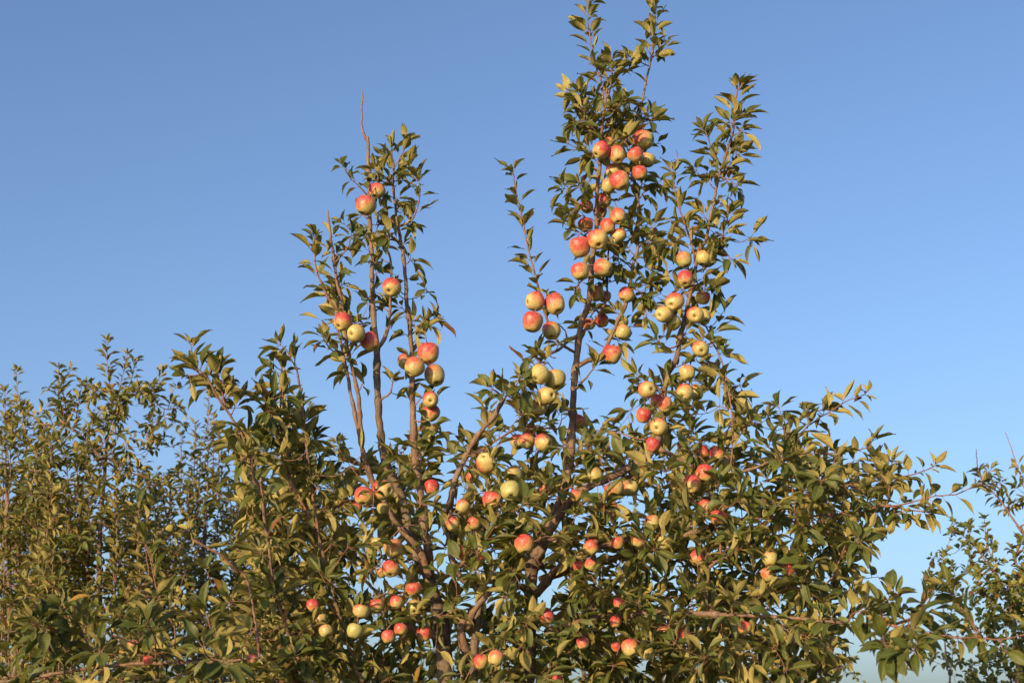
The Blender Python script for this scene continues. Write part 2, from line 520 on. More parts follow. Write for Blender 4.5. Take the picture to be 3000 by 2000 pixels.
class Tree:
    def __init__(self, name, base, label, category, leaf_mat, shapes, leaf_len, group=None, leaf_parts=300):
        self.base = np.array(base, float)
        self.root = bpy.data.objects.new(name, None)
        self.root.empty_display_size = 0.2
        self.root.location = base
        self.root['label'] = label
        self.root['category'] = category
        if group:
            self.root['group'] = group
        C.objects.link(self.root)
        self.mat, self.shapes, self.L, self.leaf_parts = leaf_mat, shapes, leaf_len, leaf_parts
        self.np_, self.nr, self.nt_ = [], [], []     # skeleton nodes: position, radius, tangent
        self.tw_v, self.tw_f, self.tw_n = [], [], 0  # twigs
        self.lp, self.ld, self.ln, self.ll = [], [], [], []
        self.woods = []
        self.clear = []                              # paths kept visible

    def part(self, name, verts, faces, mat, smooth=True):
        me = mesh_from(name, np.asarray(verts) - self.base, faces, mat, smooth)
        o = bpy.data.objects.new(name, me)
        C.objects.link(o)
        o.parent = self.root
        return o

    def add_nodes(self, path, radii):
        tan = unit(np.gradient(path, axis=0))
        self.np_.append(path)
        self.nr.append(np.asarray(radii))
        self.nt_.append(tan)

    def nodes(self):
        return np.vstack(self.np_), np.concatenate(self.nr), np.vstack(self.nt_)

    # -- leaves
    def leaf(self, p, d, n, s=1.0):
        self.lp.append(p)
        self.ld.append(unit(d))
        self.ln.append(n)
        self.ll.append(self.L * s)

    def leaf_on(self, p, axis, phi, elev, s, droop=0.12):
        """One leaf leaving `axis` at azimuth phi, elev above the perpendicular."""
        ref = np.array([0.0, 1.0, 0.13]) if abs(axis[1]) < 0.85 else np.array([1.0, 0, 0.1])
        e1 = unit(np.cross(axis, ref))
        e2 = np.cross(axis, e1)
        out = math.cos(phi) * e1 + math.sin(phi) * e2
        w = max(0.0, float(axis[2]))                       # upright wood carries ascending leaves, level wood drooping ones
        d = unit(out * math.cos(elev) + axis * math.sin(elev) + UP * (0.16 * w - droop * (1.05 - 0.6 * w)))
        up = unit(axis * (0.35 + 0.6 * w) + UP * (0.75 - 0.45 * w) + rng.normal(size=3) * 0.28)
        n = up - d * np.dot(up, d)
        self.leaf(p, d, unit(n), s)

    def rosette(self, p, axis, k, s=1.0, lo=0.0, hi=1.0):
        ph = rng.uniform(0, 6.28)
        for i in range(k):
            self.leaf_on(p, axis, ph + i * 2.4 + rng.normal() * 0.3, rng.uniform(lo, hi), s * rng.uniform(0.52, 1.15), rng.uniform(-0.05, 0.5))

    def alternate(self, path, t0, t1, gap, s=1.0, elev=0.48):
        seg = np.linalg.norm(np.diff(path, axis=0), axis=1)
        cum = np.concatenate([[0], np.cumsum(seg)])
        tan = unit(np.gradient(path, axis=0))
        x = t0 * cum[-1]
        ph = rng.uniform(0, 6.28)
        while x < t1 * cum[-1]:
            i = min(np.searchsorted(cum, x), len(path) - 1)
            f = x / cum[-1]
            self.leaf_on(path[i], tan[i], ph, elev + rng.normal() * 0.28, s * rng.uniform(0.62, 1.16) * (1.0 if f < 0.85 else 0.75), rng.uniform(0.0, 0.35))
            ph += 2.4 + rng.normal() * 0.35
            x += gap * rng.uniform(0.45, 1.6) * (2.2 if rng.random() < 0.10 else 1.0)

    # -- wood
    def branch(self, name, pts, Y0, Y1, r0, r1, mode=None, gap=None, t0=0.0, t1=1.0, pre=None, mat=None, tip=5, s=1.0, clear=False, jitter=1.0, spur=(0.01, 0.05)):
        """pts: photograph pixels, base first; r0/r1 in pixels; pre: world points before them."""
        n = len(pts)
        W = [at(x, y, Y0 + (Y1 - Y0) * (i / max(1, n - 1))) for i, (x, y) in enumerate(pts)]
        if pre:
            W = [np.array(q, float) for q in pre] + W
        path = resample(W, 0.022)
        if len(path) > 4:
            path[1:-1] += rng.normal(size=(len(path) - 2, 3)) * 0.0011 * jitter
        t = np.linspace(0, 1, len(path))
        m = mpp(W[-1])
        rad = (r0 + (r1 - r0) * t ** 0.8) * m
        rad = rad * (1 + 0.05 * np.sin(t * len(path) * 0.9) + 0.05 * rng.normal(size=len(path)))
        big = max(r0 * m, 0.001)
        # nodes / swellings where buds and spurs sit
        for _ in range(int(len(path) / 5)):
            i = rng.integers(1, len(path))
            rad[i] *= rng.uniform(1.05, 1.28)
        sides = 14 if big > 0.02 else (9 if big > 0.008 else 6)
        rad = rad * (1 + 0.07 * np.sin(np.cumsum(rng.normal(size=len(path)) * 0.5)))
        v, f = tube(path, rad, sides, knob=0.09)
        if mat is None:
            mat = M_TRUNK if big > 0.022 else (M_BRANCH if big > 0.0065 else M_SHOOT)
        o = self.part(name, v, f, mat)
        if name in ('side_shoot', 'dead_tip', 'spur_stub'):
            if self.woods:
                o.parent = min(self.woods, key=lambda w: np.min(np.linalg.norm(w[1] - path[0], axis=1)))[0]
        else:
            self.woods.append((o, path))
        self.add_nodes(path, rad)
        if clear:
            self.clear.append((path, rad, clear))
        # short spur stubs along the wood
        tan = unit(np.gradient(path, axis=0))
        gap_m = (gap or 30) * m * 0.60
        if mode == 'shoot':
            self.alternate(path, t0, t1, gap_m, s)
            if tip:
                self.rosette(path[-1], unit(tan[-1] + UP * 0.2), tip, s * 0.85, 0.3, 1.2)
        elif mode == 'spur':
            L = np.linalg.norm(np.diff(path, axis=0), axis=1).sum()
            x = t0 * L
            while x < t1 * L:
                i = min(len(path) - 2, int(x / L * len(path)))
                ref = rng.normal(size=3)
                out = unit(ref - tan[i] * np.dot(ref, tan[i]))
                d = unit(out + UP * 0.5 + tan[i] * 0.2)
                ln = rng.uniform(*spur)
                e = path[i] + d * ln
                self.twig([path[i], path[i] + d * ln * 0.5 + UP * -0.004, e], min(0.003, rad[i]), 0.0022)
                self.rosette(e, d, rng.integers(4, 8), s, -0.1, 0.9)
                x += gap_m * rng.uniform(0.5, 1.5)
            if tip:
                self.rosette(path[-1], unit(tan[-1] + UP * 0.2), tip, s, 0.2, 1.1)
        return path

    def twig(self, pts, r0, r1, sides=5, nodes=True):
        path = resample(pts, 0.025)
        rad = np.linspace(r0, r1, len(path)) * (1 + 0.08 * rng.normal(size=len(path)))
        v, f = tube(path, rad, sides, self.tw_n)
        self.tw_v.append(v)
        self.tw_f += f
        self.tw_n += len(v)
        if nodes:
            self.add_nodes(path, rad)
        return path

    def grow(self, targets, leaves=8, s=1.0, max_len=0.75, rise=0.5, lo=-0.15, hi=0.85):
        """Grow a leafy twig from the nearest wood to every target."""
        if not len(targets):
            return
        targets = np.asarray(targets)
        P0, R0, T0 = self.nodes()
        first = np.array([np.min(np.linalg.norm(P0 - q, axis=1)) for q in targets])
        for q in targets[np.argsort(first)]:
            P_, R_, T_ = self.nodes()
            dv = q - P_
            dist = np.linalg.norm(dv, axis=1)
            cost = dist + rise * np.maximum(0, P_[:, 2] - q[2] + 0.02) + 0.02 * (R_ < 0.0018)
            i = int(np.argmin(cost))
            a, dl = P_[i], dist[i]
            if dl < 0.01:
                continue
            mid = a + (q - a) * 0.5 - UP * 0.10 * dl + rng.normal(size=3) * 0.05 * dl
            r0 = min(R_[i] * 0.9, 0.0016 + 0.0045 * dl)
            path = self.twig([a, mid, q], r0, 0.0014)
            ax = unit(path[-1] - path[-2])
            ax = unit(ax + UP * 0.35)
            k = rng.poisson(leaves * 0.55) + 1
            self.rosette(path[-1], ax, k, s, lo, hi)
            rest = max(0, rng.poisson(leaves * 0.45))
            if rest and dl > 0.03:
                ln = np.linalg.norm(np.diff(path, axis=0), axis=1).sum()
                st = max(0.0, 1 - 0.30 / max(ln, 0.01))
                self.alternate(path, st, 0.97, ln * (1 - st) / rest, s, 0.45)

    # -- finish
    def finish(self, carve_branches=0.6, carve_apples=0.9):
        if self.tw_v:
            o = self.part('twigs', np.vstack(self.tw_v), self.tw_f, M_SHOOT)
            o['kind'] = 'stuff'
        lp, ld, ln_, ll = (np.array(a) for a in (self.lp, self.ld, self.ln, self.ll))
        if not len(lp):
            return
        cen = lp + ld * (ll * 0.6)[:, None]
        keep = np.ones(len(lp), bool)
        x, y, f = proj(cen)
        for ax, ay, ar, af in APPLE_SPOTS:
            hit = ((x - ax) ** 2 + (y - ay) ** 2 < (ar * 0.95) ** 2) & (f < af + 0.02)
            keep &= ~(hit & (rng.random(len(x)) < (carve_apples if ay < 1320 else carve_apples * 0.22)))
            # nothing grows through a fruit
            hit = ((x - ax) ** 2 + (y - ay) ** 2 < (ar * 1.15) ** 2) & (np.abs(f - af) < ar * af / F * 1.1)
            keep &= ~hit
        for path, rad, strength in self.clear:
            bx, by, bf = proj(path)
            d2 = (x[:, None] - bx) ** 2 + (y[:, None] - by) ** 2
            j = d2.argmin(1)
            lim = (16 + rad[j] / bf[j] * F)
            hit = (d2[np.arange(len(x)), j] < lim ** 2) & (f < bf[j] + 0.02)
            keep &= ~(hit & (rng.random(len(x)) < (carve_branches if strength is True else strength)))
            if rad.mean() > 0.007 and path[:, 2].mean() > 2.9:                       # open towards the light: well-lit bare wood carries few leaves on its sunny side
                sv = np.array(sun_dir)
                fl = lambda q: q - np.outer(q @ sv, sv)
                a, b = fl(cen), fl(path[::2])
                d2 = ((a[:, None] - b[None]) ** 2).sum(2)
                j = d2.argmin(1)
                front = (cen @ sv) > (path[::2] @ sv)[j]
                near = np.linalg.norm(cen - path[::2][j], axis=1) < 0.9
                keep &= ~((d2[np.arange(len(x)), j] < 0.035 ** 2) & front & near & (rng.random(len(x)) < 0.35))
        lp, ld, ln_, ll = lp[keep], ld[keep], ln_[keep], ll[keep]
        n = len(lp)
        side = np.cross(ln_, ld)
        R = np.stack([ld, side, ln_], axis=2)               # columns
        kind = rng.integers(0, len(self.shapes), n)
        wid = rng.uniform(0.88, 1.14, n)
        self.final = (lp, R, ll, wid, kind)
        LEAFY.append(self)


LEAFY = []


def finish_leaves():
    """Pick, for every tree, the leaves that show largest as parts; the rest is one foliage part."""
    # visible area of every leaf on a 5-pixel depth grid shared by all trees
    G = 5
    ids, gx, gy, gd = [], [], [], []
    base = 0
    owners = []
    for tr in LEAFY:
        lp, R, ll, wid, kind = tr.final
        n = len(lp)
        samp = np.array([(u, v) for u in (0.3, 0.4, 0.5, 0.6, 0.7, 0.8, 0.9) for v in (-0.12, 0, 0.12)])
        pts = lp[:, None] + (R[:, :, 0][:, None] * samp[None, :, :1] + R[:, :, 1][:, None] * samp[None, :, 1:]) * ll[:, None, None]
        x, y, f = proj(pts.reshape(-1, 3))
        ids.append(np.repeat(np.arange(n) + base, len(samp)))
        gx.append((x / G).astype(int))
        gy.append((y / G).astype(int))
        gd.append(f)
        owners.append((base, n))
        base += n
    ids, gx, gy, gd = map(np.concatenate, (ids, gx, gy, gd))
    ok = (gx >= 0) & (gx < 3000 // G) & (gy >= 0) & (gy < 2000 // G)
    ids, gx, gy, gd = ids[ok], gx[ok], gy[ok], gd[ok]
    cell = gy * (3000 // G) + gx
    o = np.lexsort((gd, cell))
    firsts = np.concatenate([[True], np.diff(cell[o]) > 0])
    win = ids[o][firsts]
    vis = np.bincount(win, minlength=base)
    blocks = {}
    for tr, (b0, n) in zip(LEAFY, owners):
        lp, R, ll, wid, kind = tr.final
        v = vis[b0:b0 + n]
        order = np.argsort(-v)
        chosen = order[:tr.leaf_parts]
        chosen = chosen[v[chosen] >= 3]
        rest = np.setdiff1d(np.arange(n), chosen)
        for i in chosen:
            key = (id(tr.shapes), int(kind[i]), tr.mat.name)
            if key not in blocks:
                blocks[key] = make_leaf_datablock('leaf', tr.shapes[kind[i]], tr.mat)
            ob = bpy.data.objects.new('leaf', blocks[key])
            C.objects.link(ob)
            ob.parent = tr.root
            m3 = Matrix([list(r) for r in R[i]]) @ Matrix.Diagonal((ll[i], ll[i] * wid[i], ll[i]))
            m4 = m3.to_4x4()
            m4.translation = Vector(lp[i] - tr.base)
            ob.matrix_local = m4
        if len(rest):
            vs_, qs, us, rs, off = [], [], [], [], 0
            for k in range(len(tr.shapes)):
                sel = rest[kind[rest] == k]
                if not len(sel):
                    continue
                V, faces, uv = tr.shapes[k]
                Q = np.array(faces)
                loc = V[None] * np.stack([ll[sel], ll[sel] * wid[sel], ll[sel]], 1)[:, None, :]
                w = np.einsum('nij,nvj->nvi', R[sel], loc) + lp[sel][:, None] - tr.base
                vs_.append(w.reshape(-1, 3))
                qs.append((Q[None] + (np.arange(len(sel)) * len(V))[:, None, None]).reshape(-1, 4) + off)
                us.append(np.tile(uv, (len(sel), 1)))
                rs.append(np.repeat(rng.random(len(sel)), len(V)))
                off += len(sel) * len(V)
            me = fast_mesh('foliage', np.vstack(vs_), np.vstack(qs), np.vstack(us), np.concatenate(rs), tr.mat)
            ob = bpy.data.objects.new('foliage', me)
            C.objects.link(ob)
            ob.parent = tr.root
            ob['kind'] = 'stuff'


def scatter(rows, y0, mult, Ya, Yb, cell=100, x0=0, holes=()):
    """Targets from a map of how thick the leaves stand: one digit per cell of the photograph."""
    out = []
    for j, row in enumerate(rows):
        for i, ch in enumerate(row.replace('.', '0')):
            k = int(ch) * mult
            k = int(k) + (rng.random() < k - int(k))
            for _ in range(k):
                x = x0 + (i + rng.random()) * cell
                y = y0 + (j + rng.random()) * cell
                if any(((x - hx) / hr) ** 2 + ((y - hy) / hs) ** 2 < 1 for hx, hy, hr, hs in holes):
                    continue
                out.append(at(x, y, rng.uniform(Ya, Yb)))
    return out


# ------------------------------------------------------------------ ground
def build_ground():
    m, nt, out = new_mat('orchard_ground')
    tc = N(nt, 'ShaderNodeTexCoord')
    n1 = N(nt, 'ShaderNodeTexNoise')
    n1.inputs['Scale'].default_value = 3.0
    n1.inputs['Detail'].default_value = 8
    nt.links.new(tc.outputs['Object'], n1.inputs[0])
    col = ramp(nt, n1.outputs[0], [(0.3, (0.035, 0.05, 0.015)), (0.55, (0.07, 0.085, 0.025)), (0.75, (0.13, 0.11, 0.05))])
    bs = N(nt, 'ShaderNodeBsdfPrincipled')
    nt.links.new(col, bs.inputs['Base Color'])
    bs.inputs['Roughness'].default_value = 0.95
    nt.links.new(bs.outputs[0], out.inputs[0])
    n = 40
    g = np.sign(np.linspace(-1, 1, n)) * np.abs(np.linspace(-1, 1, n)) ** 3 * 2000
    verts = [(x, y + 8, (0.03 * math.sin(x * 1.3) * math.cos(y * 0.9) - 0.03) if abs(x) < 60 and abs(y) < 60 else -0.03) for y in g for x in g]
    faces = [(j * n + i, j * n + i + 1, (j + 1) * n + i + 1, (j + 1) * n + i) for j in range(n - 1) for i in range(n - 1)]
    me = mesh_from('ground', verts, faces, m)
    o = bpy.data.objects.new('ground', me)
    C.objects.link(o)
    o['kind'] = 'structure'
    o['label'] = 'grassy orchard ground below the trees'


build_ground()


# ------------------------------------------------------------------ apples (photo pixel, width px, blush 0..1, cluster, where the eye shows, distance)
# eye: offset of the calyx from the centre in radii, or None
APPLES = [
    # fruit on the dead-tipped leaders
    (1105, 560, 48, .90, 'a', None, 5.52), (1072, 603, 60, .85, 'a', None, 5.46),
    (1147, 843, 57, .97, 'b', (-.25, .45), 5.50),
    (1003, 943, 54, .92, 'c', (-.4, .55), 5.36), (1042, 977, 55, .42, 'c', (-.5, .05), 5.33), (1084, 1001, 54, .88, 'c', None, 5.40),
    (1255, 1035, 62, .88, 'd', None, 5.55), (1214, 1076, 59, .62, 'd', (-.6, .7), 5.50), (1274, 1101, 62, .48, 'd', None, 5.58), (1186, 1060, 44, .6, 'd', None, 5.62),
    (1261, 1171, 49, .95, 'e', (.1, .1), 5.54), (1262, 1210, 52, .85, 'e', None, 5.60),
    # fruit at the foot of the slim arching shoot
    (1566, 883, 57, .78, 'f', (-.9, .1), 5.38), (1625, 891, 60, .78, 'f', None, 5.40), (1560, 944, 61, .82, 'f', None, 5.36), (1616, 970, 54, .62, 'f', None, 5.46),
    # crowd at the neck of the tallest leader
    (1888, 410, 58, .66, 'g', (.92, .05), 5.56), (1760, 441, 52, .85, 'g', (-.65, .6), 5.45), (1806, 454, 50, .72, 'g', None, 5.47), (1788, 424, 44, .5, 'g', None, 5.58),
    (1863, 454, 50, .78, 'g', None, 5.46), (1897, 470, 48, .42, 'g', None, 5.55), (1797, 503, 46, .66, 'g', None, 5.54), (1875, 508, 46, .92, 'g', None, 5.50),
    (1816, 530, 56, .90, 'g', None, 5.42), (1783, 546, 44, .35, 'g', None, 5.49),
    # down the tallest leader
    (1770, 590, 42, .92, 'h', None, 5.66), (1719, 606, 40, .85, 'h', None, 5.68), (1758, 622, 40, .9, 'h', None, 5.72), (1812, 635, 46, .75, 'h', None, 5.52),
    (1781, 664, 46, .78, 'h', None, 5.56), (1716, 660, 46, .92, 'h', None, 5.60), (1812, 690, 42, .9, 'h', None, 5.58),
    (1751, 702, 61, .72, 'h', None, 5.44), (1700, 724, 62, .76, 'h', None, 5.46), (1700, 796, 54, .72, 'h', None, 5.47), (1768, 784, 54, .60, 'h', (.85, .3), 5.48),
    (1747, 861, 48, .6, 'i', None, 5.66), (1772, 869, 38, .6, 'i', None, 5.72), (1835, 865, 48, .88, 'i', None, 5.60), (1726, 950, 38, .68, 'i', None, 5.70),
    (1763, 940, 40, .78, 'i', None, 5.72), (1826, 974, 46, .35, 'i', None, 5.62), (1822, 943, 38, .4, 'i', None, 5.70), (1793, 1038, 57, .97, 'j', None, 5.50),
    # green ones beside the leader's foot
    (1580, 1097, 59, .12, 'k', (-.5, .5), 5.38), (1627, 1111, 62, .26, 'k', None, 5.44), (1603, 1159, 55, .38, 'k', (.6, -.1), 5.40), (1579, 1194, 51, .36, 'k', None, 5.46),
    (1696, 1239, 50, .85, 'l', None, 5.72),
    (1517, 1294, 43, .6, 'm', None, 5.50), (1543, 1293, 47, .62, 'm', None, 5.47), (1593, 1296, 50, .68, 'm', (.8, .1), 5.44), (1550, 1266, 38, .92, 'm', None, 5.56),
    # the crooked leader
    (2005, 761, 47, .42, 'n', None, 5.40), (2061, 758, 47, .24, 'n', None, 5.46), (2008, 817, 48, .93, 'n', (-.1, .75), 5.36), (2058, 873, 44, .93, 'o', None, 5.52),
    (1976, 884, 54, .80, 'o', (-.45, .4), 5.38), (1943, 921, 50, .78, 'o', (-.6, .15), 5.40), (1972, 946, 46, .22, 'o', None, 5.45), (2037, 923, 51, .83, 'o', (-.2, .15), 5.38),
    (2060, 929, 44, .4, 'o', None, 5.48), (2053, 1023, 50, .66, 'p', (.05, .2), 5.38), (2014, 1092, 46, .34, 'q', None, 5.42), (2005, 1152, 53, .78, 'q', (-.4, .35), 5.36),
    (2039, 1150, 46, .4, 'q', None, 5.45), (1898, 1141, 53, .60, 'r', (.5, -.1), 5.34), (1925, 1176, 42, .92, 'r', None, 5.44), (1946, 1186, 46, .66, 'r', None, 5.42),
    (1885, 1217, 48, .84, 'r', None, 5.40), (1929, 1251, 54, .82, 'r', (-.35, .05), 5.34), (1913, 1304, 45, .97, 'r', None, 5.36),
    # side of the crooked leader, over the long horizontal limbs
    (2057, 1327, 47, .93, 's', None, 5.46), (2062, 1350, 42, .35, 's', None, 5.50), (2101, 1331, 47, .78, 's', None, 5.44), (2115, 1354, 38, .25, 's', None, 5.50),
    (2064, 1388, 57, .80, 't', None, 5.34), (2027, 1417, 51, .86, 't', (-.25, .6), 5.30), (2066, 1488, 50, .70, 't', None, 5.34), (2106, 1517, 51, .86, 't', (-.1, .9), 5.30),
    # mid crown
    (1425, 1353, 60, .98, 'u', (-.3, -.75), 5.22), (1382, 1396, 38, .7, 'u', None, 5.35), (1504, 1392, 57, .24, 'u', None, 5.30), (1496, 1438, 60, .14, 'u', (.1, .45), 5.20),
    (1443, 1467, 59, .84, 'u', None, 5.24), (1801, 1432, 58, .58, 'v', None, 5.26), (1845, 1430, 50, .34, 'v', None, 5.36), (1745, 1391, 43, .25, 'v', None, 5.42),
    (1597, 1431, 40, .92, 'v', None, 5.40), (1687, 1452, 38, .88, 'v', None, 5.34),
    (1355, 1484, 43, .6, 'w', None, 5.28), (1326, 1534, 43, .70, 'w', (.1, .85), 5.26), (1389, 1532, 42, .62, 'w', None, 5.30), (1401, 1564, 34, .25, 'w', None, 5.36),
    (1353, 1621, 43, .98, 'w', None, 5.32), (1403, 1641, 36, .94, 'w', None, 5.42),
    (1121, 1434, 60, .82, 'x', (.8, .0), 5.24), (1067, 1453, 58, .84, 'x', None, 5.22), (1044, 1488, 36, .78, 'x', None, 5.34), (1122, 1490, 36, .2, 'x', None, 5.38),
    (1264, 1429, 48, 1.0, 'x', None, 5.36), (1152, 1606, 58, .5, 'y', None, 5.26), (1105, 1592, 38, .14, 'y', None, 5.36), (1145, 1666, 53, .84, 'y', (0, .7), 5.22),
    (1117, 1677, 34, .4, 'y', None, 5.32), (1213, 1724, 47, .72, 'z', None, 5.30), (1214, 1781, 49, .24, 'z', (.1, .3), 5.34), (1162, 1764, 40, .78, 'z', None, 5.28),
    (1103, 1774, 42, .7, 'z', None, 5.24), (1058, 1791, 49, .36, 'z', None, 5.18), (1040, 1848, 48, .14, 'z', None, 5.16), (956, 1848, 42, .3, 'aa', None, 5.14),
    (941, 1812, 36, .36, 'aa', None, 5.18), (917, 1772, 36, .96, 'aa', None, 5.14), (1173, 1843, 40, .92, 'z', None, 5.24), (1139, 1865, 43, .76, 'z', None, 5.20),
    (1243, 1856, 46, .8, 'z', None, 5.34),
    (1408, 1937, 44, .82, 'ab', None, 5.22), (1452, 1928, 49, .5, 'ab', None, 5.20), (1417, 1696, 42, .06, 'ac', None, 5.34), (1490, 1721, 46, .16, 'ac', (.0, .5), 5.30),
    (1440, 1692, 34, .3, 'ac', None, 5.42), (1536, 1594, 60, .78, 'ad', None, 5.20), (1732, 1604, 44, .66, 'ae', None, 5.26), (1738, 1583, 34, .86, 'ae', None, 5.34),
    (1696, 1657, 36, .78, 'ae', None, 5.30), (1731, 1654, 38, .66, 'ae', None, 5.28), (1748, 1649, 34, .3, 'ae', None, 5.36), (1810, 1590, 40, .7, 'af', None, 5.34),
    (1869, 1580, 44, .66, 'af', None, 5.28), (1885, 1595, 38, .5, 'af', None, 5.34), (1949, 1589, 47, .16, 'af', None, 5.26), (1911, 1531, 44, .46, 'af', None, 5.32),
    (2043, 1636, 49, .94, 'ag', None, 5.20), (1603, 1808, 44, .97, 'ah', None, 5.16), (1708, 1883, 38, .93, 'ah', None, 5.14), (1848, 1899, 53, .6, 'ai', None, 5.24),
    (1895, 1911, 46, .26, 'ai', None, 5.26), (1946, 1854, 49, .6, 'ai', None, 5.22), (1999, 1861, 49, .94, 'ai', None, 5.16), (1806, 1894, 30, .97, 'ai', None, 5.30),
    (1803, 1822, 34, .93, 'ah', None, 5.28), (1631, 1990, 30, .97, 'ah', None, 5.20), (1813, 1766, 34, .97, 'ah', None, 5.24),
    (2255, 1635, 45, .26, 'aj', None, 5.20), (2252, 1681, 44, .5, 'aj', None, 5.20), (2309, 1668, 44, .84, 'aj', None, 5.30), (2182, 1838, 40, .86, 'ak', None, 5.06),
]
FAR_APPLES = [(435, 1934, 30, .86, 'al', None, 4.55), (386, 1888, 26, .97, 'al', None, 4.60), (740, 1930, 30, .86, 'al', None, 4.62)]
TINY_APPLES = [(184, 1238, 15, .97, 'am', None, 8.0), (2397, 1950, 14, .95, 'an', None, 12.0), (2458, 1959, 16, .9, 'an', None, 12.0), (2318, 1992, 13, .8, 'an', None, 12.0)]

CLUSTER = {
    'a': 'under the bare dead tip', 'b': 'on the forked shoot beside the dark leader',
    'c': 'bunched on the slim leader with a broken tip', 'd': 'bunched halfway up the brown leader',
    'e': 'on the brown leader below the bunch of four', 'f': 'at the foot of the leaning slim shoot',
    'g': 'crowding the neck of the tallest leader', 'h': 'along the bare middle of the tallest leader',
    'i': 'in shade behind the kinked tallest leader', 'j': 'hanging just below the kink of the tallest leader',
    'k': 'beside the bare foot of the tallest leader', 'l': 'behind the foot of the tallest leader',
    'm': 'on the thin level twig under the green bunch', 'n': 'high on the crooked leader', 'o': 'midway on the crooked leader',
    'p': 'on a spur of the crooked leader', 'q': 'on the crooked leader\'s thin side shoot', 'r': 'at the bent foot of the crooked leader',
    's': 'in the leaves above the level limbs', 't': 'dangling at the edge of the level limbs', 'u': 'below the cut diagonal branch',
    'v': 'under the thick bent limb', 'w': 'along the snaking grey limb', 'x': 'where the twin red-brown stems end',
    'y': 'hanging inside the crown beside the dark trunk', 'z': 'low beside the grey trunk', 'aa': 'low along the slanting outer stem',
    'ab': 'low between the two grey trunks', 'ac': 'in front of the stout brown trunk', 'ad': 'over the top of the stout brown trunk',
    'ae': 'on the limb rising off the stout trunk', 'af': 'beside the sky gap in the crown', 'ag': 'on the upright red twig below the level limbs',
    'ah': 'deep in the low leaves beside the stout trunk', 'ai': 'in the shaded skirt of the crown', 'aj': 'among the drooping outer limbs',
    'ak': 'beside the long limb reaching out over the sky', 'al': 'above the neighbouring tree\'s level branch',
    'am': 'in the distant row tree', 'an': 'on the distant low tree',
}
ORD = ['topmost'] + [w + '-highest' for w in 'second third fourth fifth sixth seventh eighth ninth tenth eleventh'.split()]
NUM = ['', 'one', 'two', 'three', 'four', 'five', 'six', 'seven', 'eight', 'nine', 'ten', 'eleven', 'twelve']


def look(b):
    return 'deep red' if b > .91 else 'red-cheeked' if b > .74 else 'pink-blushed yellow' if b > .5 else 'faintly blushed yellow' if b > .3 else 'yellow-green'


def apple_mesh(seed, tall):
    r = np.random.default_rng(seed)
    prof = np.array([(0.0, -.70), (.07, -.71), (.14, -.76), (.23, -.83), (.36, -.86), (.56, -.79), (.77, -.58), (.92, -.26), (1.0, .08), (.985, .36), (.90, .60), (.74, .78), (.55, .86), (.40, .85), (.27, .78), (.15, .66), (.06, .55), (0.0, .52)])
    prof[:, 1] *= tall
    path = resample(np.c_[prof, np.zeros(len(prof))], 0.11)[:, :2]
    n = 30
    lob, lp_ = r.uniform(0.012, 0.035), r.uniform(0, 6.28)
    sh, sp = r.uniform(0.02, 0.13), r.uniform(0, 6.28)
    verts = []
    for rr, z in path:
        for j in range(n):
            th = j * 2 * math.pi / n
            low = max(0, -z + 0.3)
            k = rr * (1 + lob * low * math.cos(5 * th + lp_) + 0.035 * math.cos(2 * th + sp) + 0.012 * math.cos(3 * th + lp_))
            verts.append((k * math.cos(th), k * math.sin(th), z * (1 + sh * rr * math.cos(th + sp))))
    faces = [(i * n + j, i * n + (j + 1) % n, (i + 1) * n + (j + 1) % n, (i + 1) * n + j) for i in range(len(path) - 1) for j in range(n)]
    return mesh_from('apple', verts, faces, M_APPLE)


APPLE_MESHES = [apple_mesh(i, t) for i, t in enumerate((1.0, 1.07, .93, 1.13, 1.03, .97, 1.08, .90, 1.0))]


def calyx_mesh():
    v, f = [], []
    for q in range(5):
        a = q * 2 * math.pi / 5
        b = len(v)
        for (r, da, z) in ((.02, -.9, -.72), (.02, .9, -.72), (.085, .28, -.80), (.15, 0, -.845), (.085, -.28, -.80), (.07, 0, -.77)):
            v.append((r * math.cos(a + da), r * math.sin(a + da), z))
        f += [(b, b + 1, b + 5), (b + 1, b + 2, b + 5), (b + 2, b + 3, b + 5), (b + 3, b + 4, b + 5), (b + 4, b, b + 5)]
    return mesh_from('calyx', v, f, M_CALYX)


def stem_mesh(seed):
    r = np.random.default_rng(seed)
    b = r.normal(size=2) * 0.06
    path = resample([(0, 0, .50), (b[0] * .4, b[1] * .4, .8), (b[0], b[1], 1.0), (b[0] * 1.2, b[1] * 1.2, 1.12)], 0.12)
    v, f = tube(path, np.linspace(.040, .055, len(path)), 6)
    return mesh_from('stem', v, f, M_STEM)


CALYX = calyx_mesh()
STEMS = [stem_mesh(i) for i in range(3)]


